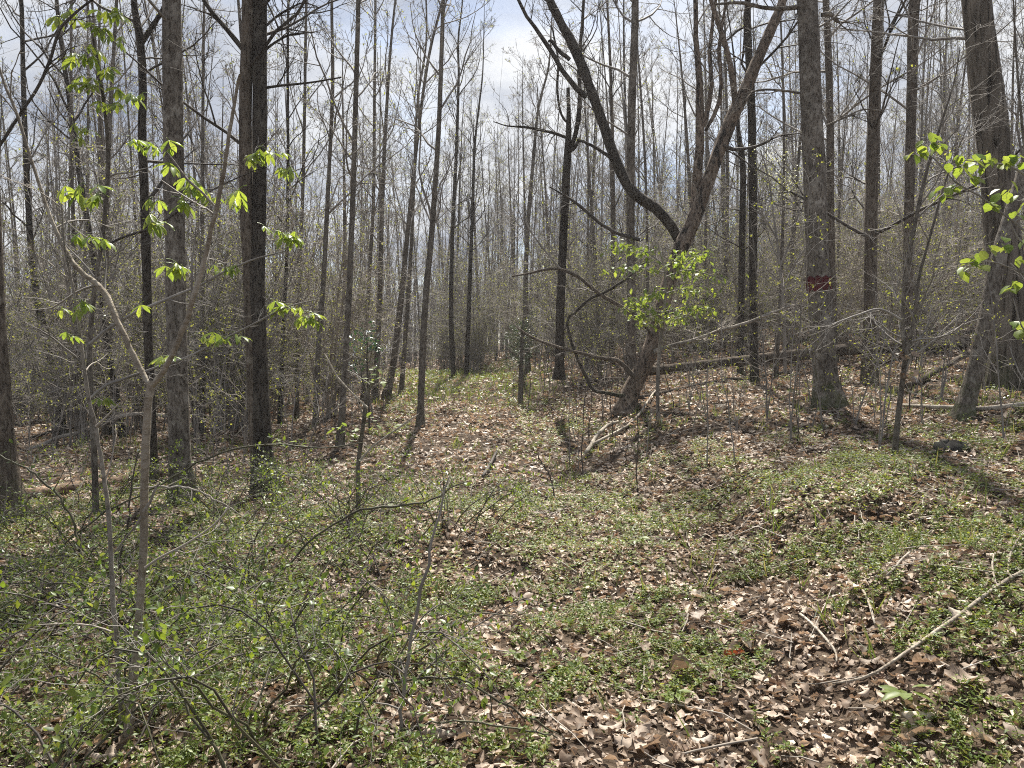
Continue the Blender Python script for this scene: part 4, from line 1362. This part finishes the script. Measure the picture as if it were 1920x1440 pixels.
cane_thing([(742, 1470, 9), (750, 1380, 8), (758, 1290, 8), (772, 1190, 7), (790, 1110, 7), (806, 1040, 6), (822, 960, 5), (842, 895, 3)], 3.0, 'twig', 'tall thin bare stem rising alone from the lower middle edge', 0, 'bare_stem', 'stem')
cane_thing([(600, 1385, 4), (650, 1330, 5), (720, 1287, 5), (790, 1272, 5), (850, 1273, 5), (900, 1292, 5), (960, 1330, 5), (1040, 1372, 4), (1130, 1425, 3)], 3.15, 'cane', 'dark arching cane looping over the leaves at lower middle', 6)
cane_thing([(700, 1388, 4), (800, 1356, 4), (900, 1355, 4), (1000, 1372, 4), (1045, 1384, 3)], 2.95, 'cane', 'low flat cane below the arching one at lower middle', 4)
cane_thing([(470, 1125, 4), (540, 1060, 5), (600, 998, 5), (680, 958, 5), (760, 948, 5), (815, 936, 4), (850, 912, 3), (878, 902, 2)], 4.3, 'cane', 'long dark cane arching right across the middle of the foreground', 14)
cane_thing([(145, 1010, 5), (130, 960, 5), (95, 915, 5), (50, 880, 4), (0, 855, 4), (-40, 845, 3)], 4.2, 'cane', 'dark cane bending left over the green thicket near the left-edge trunk', 12)
cane_thing([(120, 1020, 4), (190, 965, 4), (280, 920, 4), (370, 868, 4), (440, 842, 4), (520, 832, 4), (600, 840, 3), (680, 830, 2)], 4.8, 'cane', 'long thin cane arching right in front of the twin-stemmed tree', 16)
cane_thing([(250, 915, 4), (320, 912, 4), (370, 920, 4), (420, 945, 3), (450, 965, 2)], 4.4, 'twig_pale', 'short pale cane arching beside the forked sapling', 6)
cane_thing([(230, 1140, 4), (225, 1050, 4), (240, 990, 4), (245, 940, 4), (250, 890, 3), (262, 845, 2)], 5.2, 'twig_dark', 'upright dark switch in the thicket between the two sapling stems', 8)
cane_thing([(1040, 930, 3), (1030, 890, 3), (1005, 850, 2)], 7.5, 'twig_dark', 'small dark switch standing in the track middle', 3)

bx, by = [], []
thick = [(-3.0, 3.9), (-2.4, 3.3), (-2.1, 4.4), (-1.6, 3.4), (-1.3, 4.4), (-2.9, 5.2), (-2.0, 5.6), (-3.9, 5.3), (-3.6, 6.4), (-2.6, 6.8), (-1.1, 5.6), (-.75, 3.6), (-1.7, 2.75), (-1.5, 6.9), (-4.6, 6.9), (-2.3, 8.0), (-.5, 6.6), (-4.4, 8.1), (-3.3, 8.6), (-.9, 2.8)]
where = ['at the left edge in front of the left-edge trunk', 'low at the left edge beside the sapling base', 'behind the forked sapling stems', 'around the base of the forked sapling', 'right of the forked sapling',
         'in front of the left-edge trunk, farther back', 'below the blotchy grey tree', 'at the far left edge beyond the near thicket', 'beside the brown rotting log', 'at the foot of the blotchy grey tree',
         'left of the tall bare stem, farther back', 'left of the tall bare stem at the lower edge', 'at the lower left corner', 'at the foot of the twin-stemmed tree', 'left of the brown rotting log at the left edge',
         'behind the twin-stemmed tree base', 'beside the young glossy-leaved sapling', 'beyond the left-edge trunk', 'behind the brown rotting log', 'at the lower edge just right of the sapling base']
for (x0, y0), wh in zip(thick, where):
    z0 = float(gh(x0, y0))
    root = thing('briar_shrub', (x0, y0, z0), 'low leafy briar ' + wh, 'briar', 'briars in the left thicket')
    n = 10
    az = rng.uniform(0, 6.28, n)
    base = np.array([x0, y0, z0]) + np.column_stack([rng.normal(0, .12, n), rng.normal(0, .12, n), np.zeros(n)])
    L = rng.uniform(.5, 1.25, n)
    h = rng.uniform(.22, .55, n)
    t = np.linspace(0, 1, 9)
    P = base[:, None] + np.stack([np.cos(az)[:, None] * L[:, None] * t, np.sin(az)[:, None] * L[:, None] * t, h[:, None] * np.sin(t * 2.5)], -1) + rng.normal(0, .012, (n, 9, 3))
    P[:, 0, 2] = z0 - .02
    P[:, 1:, 2] = np.maximum(P[:, 1:, 2], gh(P[:, 1:, 0], P[:, 1:, 1]) + .02)
    Rr = np.tile(np.linspace(.0055, .002, 9), (n, 1))
    for k in range(n):
        g = Geo()
        tubes(g, P[k], Rr[k], 6)
        obj('cane', g, M['cane' if k % 3 else 'twig_dark'], root)
    g = Geo()
    s, sr = spawn(P, Rr, 7, .15, 1, .12, .34, R_(30), R_(75), 5, .5, .2, .6, .0013, True)
    tubes(g, s, sr, 3)
    s2, sr2 = spawn(s, sr, 2, .2, 1, .06, .16, R_(30), R_(75), 4, .3, .2, .6, .0012, True)
    tubes(g, s2, sr2, 3)
    obj('side_twigs', g, M['twig'], root, kind='stuff')
    g = Geo()
    allp = np.concatenate([s.reshape(-1, 3), s2.reshape(-1, 3)])
    allp = allp[rng.random(len(allp)) < .52]
    for rep in range(2):
        q = allp + rng.normal(0, .018, allp.shape)
        m = len(q)
        L = rng.uniform(.016, .04, m)
        leaves(g, 'kite' if rep else 'oval', q, rdir(m, .2), nrm(np.stack([rng.normal(0, .45, m), rng.normal(0, .45, m), np.ones(m)], -1)), L, L * rng.uniform(.45, .7, m), .45, -.25)
    obj('foliage', g, M['briar_leaf'], root)

# a few broad-leaved seedlings among the leaf litter
for px, py, s, wh in [(1700, 1345, 1.0, 'at the lower right corner'), (1820, 995, .8, 'on the right bank above the stick'), (1010, 1040, .7, 'on the track middle'), (1465, 975, .8, 'on the eroded bank'), (1195, 1030, .8, 'right of the track middle'),
                      (1265, 1330, .7, 'left of the lower right corner'), (965, 1250, .7, 'beside the large pale leaf at lower middle'), (630, 1180, .9, 'right of the forked sapling')]:
    p = hit(px, py)
    root = thing('leafy_seedling', p, 'small green broad-leaved seedling ' + wh, 'seedling')
    g = Geo()
    tubes(g, np.array([p, p + [0, 0, .06 * s], p + [.01, .01, .13 * s]]), np.array([.003, .0025, .0015]), 5)
    obj('stem', g, M['cane'], root)
    for k in range(8):
        a = k * .8 + random.random()
        o = put_leaf(root, p + np.array([math.cos(a) * .02, math.sin(a) * .02, (.06 + .009 * k) * s]), oval_meshes, s * random.uniform(.7, 1.1), a - 1.57, .25)
        o.material_slots[0].link = 'OBJECT'
        o.material_slots[0].material = M['ground_leaf']


# ------------------------------------------------------------------ the wood behind: copied trees, shrubs and seedling stems
DESC = {}


def proto_tree(name, H, r, bend, spec, bk, bud, twmat):
    n = 16
    t = np.linspace(0, 1, n)
    a = rng.uniform(0, 6.28)
    P = np.stack([bend * np.sin(a) * t ** 1.5 + .08 * np.sin(t * 5 + a), bend * np.cos(a) * t ** 1.5 + .08 * np.cos(t * 4 + a), H * t - .1], -1)
    P[:, :2] -= P[0, :2]
    Rr = r * (1 - t) ** .8 + .007
    root = bpy.data.objects.new(name, None)
    root['_o'] = [0.0, 0.0, 0.0]
    C.objects.link(root)
    g = Geo()
    tubes(g, P, Rr, 9, knobbly(P, 9, .06, .4, 2))
    obj('trunk', g, M[bk], root)
    crown_for(root, P, Rr, spec, M[twmat], bud)
    DESC[root.name] = ('bent ' if bend > .7 else 'straight ') + ('dark ' if bk == 'bark_dark' else ('brown ' if bk == 'bark_brown' else ('budding ' if bud[1] > .2 else 'bare ')))
    return root


POLE = (26, .15, .06, .16, 28, 60, .5, 4, 4, 3)
BUSHY = (24, .15, .08, .2, 35, 70, .35, 4, 4, 3)
protos = []
for k in range(12):
    H = rng.uniform(10, 15)
    if k < 7:
        protos.append(proto_tree('pole_tree', H, rng.uniform(.03, .062), rng.uniform(.1, 1.2), POLE, 'bark_slim', (1, .25 if k % 2 else .08, .03, .06), 'twig'))
    else:
        protos.append(proto_tree('hardwood_tree', H + 2, rng.uniform(.065, .11), rng.uniform(.2, 1.6), BUSHY, 'bark_brown' if k % 2 else 'bark_dark', (1, .12, .03, .06), 'twig_dark' if k % 2 else 'twig'))
ptag = ['pole tree', 'forest tree']


def kids(o):
    return [c for c in KIDS[o.name]]


KIDS = {}
for p in protos:
    KIDS[p.name] = [o for o in bpy.data.objects if o.parent == p]


def copy_tree(p, x, y, rz, s, lean, first):
    o = p if first else p.copy()
    if not first:
        C.objects.link(o)
        for ch in KIDS[p.name]:
            c = ch.copy()
            C.objects.link(c)
            c.parent = o
    o.location = (x, y, float(gh(x, y)))
    o.rotation_euler = (lean[0], lean[1], rz)
    o.scale = (s, s, s)
    return o


MARKS = [(130, 'at the far left edge'), (270, 'behind the forked sapling'), (420, 'behind the blotchy grey tree'), (560, 'behind the twin-stemmed tree'),
         (720, 'among the poles right of the twin-stemmed tree'), (840, 'beside the left edge of the track'), (960, 'beyond the track bend'), (1110, 'around the small cedar and broken tree'),
         (1300, 'behind the leaning scaly tree'), (1480, 'behind the straight dark trunk'), (1620, 'behind the red-marked tree'), (1780, 'behind the slender forked sapling'), (9999, 'behind the big furrowed trunk')]


def place_of(x, y):
    px = 960 + F * x / y
    w = [t for a, t in MARKS if px < a][0]
    return w + (', nearest' if y < 18 else (', farther in' if y < 30 else ', far in'))


hand_xy = np.array([o.location[:2] for o in bpy.data.objects if o.parent is None and o.get('category') in ('tree', 'sapling')])
placed = []
used = set()
tries = 0
while len(placed) < 290 and tries < 20000:
    tries += 1
    y = 12 + 43 * rng.random() ** .8
    x = rng.uniform(-1, 1) * (.72 * y + 1)
    u = x - float(xc(y))
    if abs(u) < (2.2 if y < 32 else .8):
        continue
    if u > 0 and y < 20 and rng.random() < .72:
        continue
    if x < 0 and y < 14:
        continue
    if placed and np.min(np.hypot(np.array(placed)[:, 0] - x, np.array(placed)[:, 1] - y)) < .75:
        continue
    if np.min(np.hypot(hand_xy[:, 0] - x, hand_xy[:, 1] - y)) < .5:
        continue
    placed.append((x, y))
    big = rng.random() < (.10 if u < 0 else .24)
    k = int(rng.integers(7, 12)) if big else int(rng.integers(0, 7))
    o = copy_tree(protos[k], x, y, rng.uniform(0, 6.28), rng.uniform(.75, 1.12), rng.normal(0, .03, 2), k not in used)
    used.add(k)
    size = 'tall ' if o.scale[0] > .93 else 'short '
    tag(o, size + DESC[protos[k].name] + ptag[int(big)] + ' ' + place_of(x, y), 'tree', size + DESC[protos[k].name] + ptag[int(big)] + 's ' + place_of(x, y))
for k, p in enumerate(protos):
    if k not in used:
        copy_tree(p, -20 - k, 45, 0, 1, (0, 0), True)
        tag(p, ptag[int(k >= 7)] + ' in the crowded wood on the left slope', 'tree', 'pole trees in the crowded wood on the left slope')

# shrubs: many-stemmed, bare, with a few opening leaves
shr = []
for k in range(9):
    root = bpy.data.objects.new('shrub', None)
    root['_o'] = [0.0, 0.0, 0.0]
    C.objects.link(root)
    n = int(rng.integers(5, 10))
    az = rng.uniform(0, 6.28, n)
    H = rng.uniform(1.6, 4.8, n)
    sp = rng.uniform(.1, .35, n)
    t = np.linspace(0, 1, 10)
    P = np.stack([np.cos(az)[:, None] * (H * sp)[:, None] * t ** 1.3, np.sin(az)[:, None] * (H * sp)[:, None] * t ** 1.3, H[:, None] * t - .05], -1) + np.cumsum(rng.normal(0, .012, (n, 10, 3)), 1)
    P[:, :, :2] += rng.normal(0, .12, (n, 1, 2))
    Rr = (H * .0045)[:, None] * (1 - t * .8)[None]
    g = Geo()
    tubes(g, P, Rr, 5)
    a, ar = spawn(P, Rr, 12, .12, 1, .15, .4, R_(30), R_(75), 6, .25, .16, .6, .0055)
    tubes(g, a, ar, 4)
    b, br = spawn(a, ar, 5, .15, 1, .3, .65, R_(25), R_(65), 5, .2, .18, .7, .0048)
    tubes(g, b, br, 3)
    c_, c_r = spawn(b, br, 3, .15, 1, .4, .8, R_(25), R_(65), 4, .1, .18, .7, .0045)
    tubes(g, c_, c_r, 3)
    obj('stems', g, M['twig_pale' if k % 3 == 0 else 'twig'], root)
    g = Geo()
    s_ = c_[rng.random(len(c_)) < (.8 if k % 3 else .4)]
    buds(g, s_, 1, .024, .05)
    obj('foliage', g, M['bud_leaf'], root)
    DESC[root.name] = ('pale ' if k % 3 == 0 else 'budding ') + ('few-stemmed ' if n < 7 else 'many-stemmed ') + ('tall-crowned ' if H.max() > 4.2 else 'low-crowned ')
    shr.append(root)
    KIDS[root.name] = [o for o in bpy.data.objects if o.parent == root]
used = set()
cnt = tries = 0
while cnt < 290 and tries < 20000:
    tries += 1
    y = 9.5 + 26 * rng.random() ** 1.1
    x = rng.uniform(-1, 1) * (.7 * y + 1)
    u = x - float(xc(y))
    if abs(u + .2) < (2.4 if y < 27 else .5):
        continue
    if u > 0 and y < 17.5 + 2.0 * rng.random():
        continue
    if u < 0 and y < 12.5 + 3 * rng.random():
        continue
    if u < 0 and rng.random() < .3:
        continue
    k = int(rng.integers(0, 9))
    o = copy_tree(shr[k], x, y, rng.uniform(0, 6.28), rng.uniform(.7, 1.25), rng.normal(0, .05, 2), k not in used)
    used.add(k)
    size = 'large ' if o.scale[0] > .97 else 'small '
    tag(o, size + DESC[shr[k].name] + 'shrub ' + place_of(x, y), 'shrub', size + DESC[shr[k].name] + 'shrubs ' + place_of(x, y))
    cnt += 1

# slender budding saplings nearer the camera, finer twigged
spice = []
for k in range(5):
    root = bpy.data.objects.new('budding_shrub', None)
    root['_o'] = [0.0, 0.0, 0.0]
    C.objects.link(root)
    n = int(rng.integers(1, 4))
    az = rng.uniform(0, 6.28, n)
    H = rng.uniform(1.5, 3.4, n)
    t = np.linspace(0, 1, 10)
    sp = rng.uniform(.05, .3, n)
    P = np.stack([np.cos(az)[:, None] * (H * sp)[:, None] * t ** 1.3, np.sin(az)[:, None] * (H * sp)[:, None] * t ** 1.3, H[:, None] * t - .05], -1) + np.cumsum(rng.normal(0, .012, (n, 10, 3)), 1)
    Rr = (H * .0042)[:, None] * (1 - t * .8)[None]
    for j in range(n):
        g = Geo()
        tubes(g, P[j], Rr[j], 6)
        obj('stem', g, M['twig'], root)
    g = Geo()
    a, ar = spawn(P, Rr, 12, .25, 1, .15, .42, R_(35), R_(80), 7, .1, .14, .6, .0024)
    tubes(g, a, ar, 4)
    b, br = spawn(a, ar, 5, .2, 1, .3, .6, R_(25), R_(60), 5, .1, .16, .7, .002)
    tubes(g, b, br, 3)
    obj('crown', g, M['twig_pale' if k % 2 else 'twig'], root)
    g = Geo()
    buds(g, b[rng.random(len(b)) < .75], 2, .016, .04, 'oval', .1)
    obj('foliage', g, M['bud_leaf'], root)
    spice.append(root)
    KIDS[root.name] = [o for o in bpy.data.objects if o.parent == root]
spots = [(330, 880), (390, 905), (425, 900), (455, 870), (545, 850), (570, 880), (610, 830), (240, 880), (210, 850), (95, 870), (150, 900), (60, 905), (660, 800), (700, 790), (530, 800), (460, 830),
         (1330, 800), (1380, 815), (1440, 790), (1480, 830), (1600, 800), (1640, 790), (1730, 800), (1760, 760), (1650, 850), (1880, 830), (1290, 770), (1095, 760), (1130, 780), (1020, 740), (1545, 805), (1715, 745), (1850, 740), (380, 860)]
for i, (px, py) in enumerate(spots):
    p = hit(px, py)
    o = copy_tree(spice[i % 5], p[0], p[1], rng.uniform(0, 6.28), rng.uniform(.65, 1.1), rng.normal(0, .06, 2), i < 5)
    tag(o, ('small ' if o.scale[0] < .87 else 'tall ') + 'thin shrub with opening yellow-green leaves ' + place_of(p[0], p[1]).replace('behind', 'near').replace(', nearest', ''), 'shrub', 'thin budding shrubs ' + place_of(p[0], p[1]))

# thin seedling stems standing in the leaf litter
sd_protos = []
for k in range(7):
    n = 8
    t = np.linspace(0, 1, n)
    H = rng.uniform(.6, 1.7)
    P = np.stack([np.cumsum(rng.normal(0, .02, n)), np.cumsum(rng.normal(0, .02, n)), H * t - .03], -1)
    g = Geo()
    r = np.linspace(.008, .003, n)
    tubes(g, P, r, 5)
    a, ar = spawn(P[None], r[None], 6, .35, 1, .15, .4, R_(30), R_(60), 5, .2, .12, .6, .002)
    tubes(g, a, ar, 3)
    sd_protos.append(mesh('seedling_stem', g, M['twig_dark' if k % 2 else 'twig']))
cnt = tries = 0
while cnt < 170 and tries < 9000:
    tries += 1
    y = 8.5 + 12 * rng.random()
    x = rng.uniform(-.68, .68) * y
    u = x - float(xc(y))
    if -2.0 < u < 1.0 or (u < 0 and rng.random() < .6):
        continue
    cnt += 1
    o = bpy.data.objects.new('seedling_stem', sd_protos[cnt % 7])
    o.location = (x, y, float(gh(x, y)))
    o.rotation_euler = (rng.normal(0, .08), rng.normal(0, .08), rng.uniform(0, 6.28))
    s = float(rng.uniform(.6, 1.2))
    o.scale = (s, s, s)
    C.objects.link(o)
    side = place_of(x, y).replace('behind', 'before' if y < 11.5 else 'behind')
    tag(o, 'thin leafless seedling stem ' + side, 'seedling', 'seedling stems ' + side)

# low flowering shrub with white blossom behind the dark trunks
Y = 13.8
pb = pt(1470, 690, Y)
pb[2] = gh(pb[0], pb[1])
root = thing('blossoming_shrub', pb, 'arching shrub with pale blossom and new leaves between the dark trunk and the red-marked tree', 'shrub')
g = Geo()
stem(root, [(1472, 700, 7), (1470, 600, 6), (1462, 500, 5), (1450, 400, 4), (1440, 330, 3), (1425, 280, 2)], Y, 'twig', 7, .05, 18, name='stem')
for pts in ([(1462, 500, 4), (1490, 430, 3), (1500, 370, 2), (1495, 320, 1)], [(1458, 450, 4), (1430, 400, 3), (1420, 350, 2)], [(1466, 540, 4), (1500, 480, 3), (1530, 440, 2)]):
    stem(root, pts, Y, 'twig', 6, .05, 12, twigs=(7, .5, .1, 3, 2))
gb, gf = Geo(), Geo()
for cx, cy in [(1450, 320), (1470, 335), (1490, 330), (1440, 300), (1480, 360), (1500, 345), (1430, 330), (1460, 355), (1465, 290), (1510, 400), (1425, 280)]:
    c = pt(cx, cy, Y)
    m = 26
    q = c + rng.normal(0, 1, (m, 3)) * np.array([.12, .12, .07])
    L = rng.uniform(.02, .04, m)
    leaves(gb, 'kite', q, rdir(m), rdir(m, 1), L, L * .8, .3, -.1)
    q = c + rng.normal(0, 1, (m, 3)) * np.array([.16, .14, .1])
    leaves(gf, 'kite', q, rdir(m, -.2), rdir(m, 1), L, L * .5, .3, -.1)
obj('blossom', gb, M['blossom'], root)
obj('foliage', gf, M['bud_leaf'], root)

# the far wood, one mass
fw, fb = Geo(), Geo()
m = 760
y = np.concatenate([rng.uniform(44, 130, 430), rng.uniform(25, 60, 330)])
x = rng.uniform(-1, 1, m) * .75 * y
k = np.abs(x - xc(y)) > np.where(y < 34, 2.2, .6)
x, y = x[k], y[k]
m = len(x)
H = rng.uniform(10, 16, m)
t = np.linspace(0, 1, 9)
P = np.stack([x[:, None] + rng.normal(0, .8, (m, 1)) * t ** 1.4, y[:, None] + 0 * t, gh(x, y)[:, None] + H[:, None] * t - .2], -1) + np.cumsum(rng.normal(0, .04, (m, 9, 3)) * [1, 1, 0], 1)
Rr = np.where(y > 60, rng.uniform(.045, .11, m), rng.uniform(.022, .055, m))[:, None] * (1 - t * .9)[None]
tubes(fw, P, Rr, 5)
a, ar = spawn(P, Rr, 16, .2, 1, .08, .2, R_(25), R_(60), 5, .4, .12, .5, .012)
tubes(fw, a, ar, 3)
b, br = spawn(a, ar, 5, .15, 1, .35, .7, R_(25), R_(60), 4, .3, .16, .7, .009)
tubes(fw, b, br, 3)
m = 520
y = rng.uniform(32, 75, m)
x = rng.uniform(-1, 1, m) * .75 * y
k = np.abs(x - xc(y)) > np.where(y < 36, 1.5, 0)
x, y = x[k], y[k]
m = len(x)
n = 5
H = rng.uniform(1.8, 5.5, m * n)
az = rng.uniform(0, 6.28, m * n)
t = np.linspace(0, 1, 7)
bx_, by_ = np.repeat(x, n) + rng.normal(0, .4, m * n), np.repeat(y, n) + rng.normal(0, .4, m * n)
sp = H * rng.uniform(.05, .3, m * n)
P = np.stack([bx_[:, None] + (np.cos(az) * sp)[:, None] * t, by_[:, None] + (np.sin(az) * sp)[:, None] * t, gh(bx_, by_)[:, None] + H[:, None] * t - .1], -1) + np.cumsum(rng.normal(0, .02, (m * n, 7, 3)), 1)
Rr = (.006 + H * .003)[:, None] * (1 - t * .6)[None]
tubes(fw, P, Rr, 4)
a, ar = spawn(P, Rr, 8, .15, 1, .2, .45, R_(25), R_(70), 4, .3, .14, .6, .008)
tubes(fw, a, ar, 3)
b, br = spawn(a, ar, 3, .2, 1, .4, .7, R_(25), R_(60), 3, .2, .16, .7, .007)
tubes(fw, b, br, 3)
o = obj('far_woods', fw, M['twig'], kind='stuff')
o['label'] = 'distant bare woods closing the view'

# thin bright air between the trees
hz = bpy.data.meshes.new('haze')
x0, x1, y0, y1, z0, z1 = -440, 440, -90, 540, -12, 27
hz.from_pydata([(x, y, z) for z in (z0, z1) for y in (y0, y1) for x in (x0, x1)], [], [(0, 2, 3, 1), (4, 5, 7, 6), (0, 1, 5, 4), (2, 6, 7, 3), (0, 4, 6, 2), (1, 3, 7, 5)])
ho = bpy.data.objects.new('haze', hz)
ho['kind'] = 'stuff'
C.objects.link(ho)
t = NT('woodland_haze')
pv = t.n.new('ShaderNodeVolumePrincipled')
pv.inputs['Color'].default_value = (0.92, 0.94, 0.97, 1)
pv.inputs['Density'].default_value = 0.0008
pv.inputs['Anisotropy'].default_value = 0.2
t.l.new(pv.outputs[0], t.out.inputs['Volume'])
hz.materials.append(t.m)
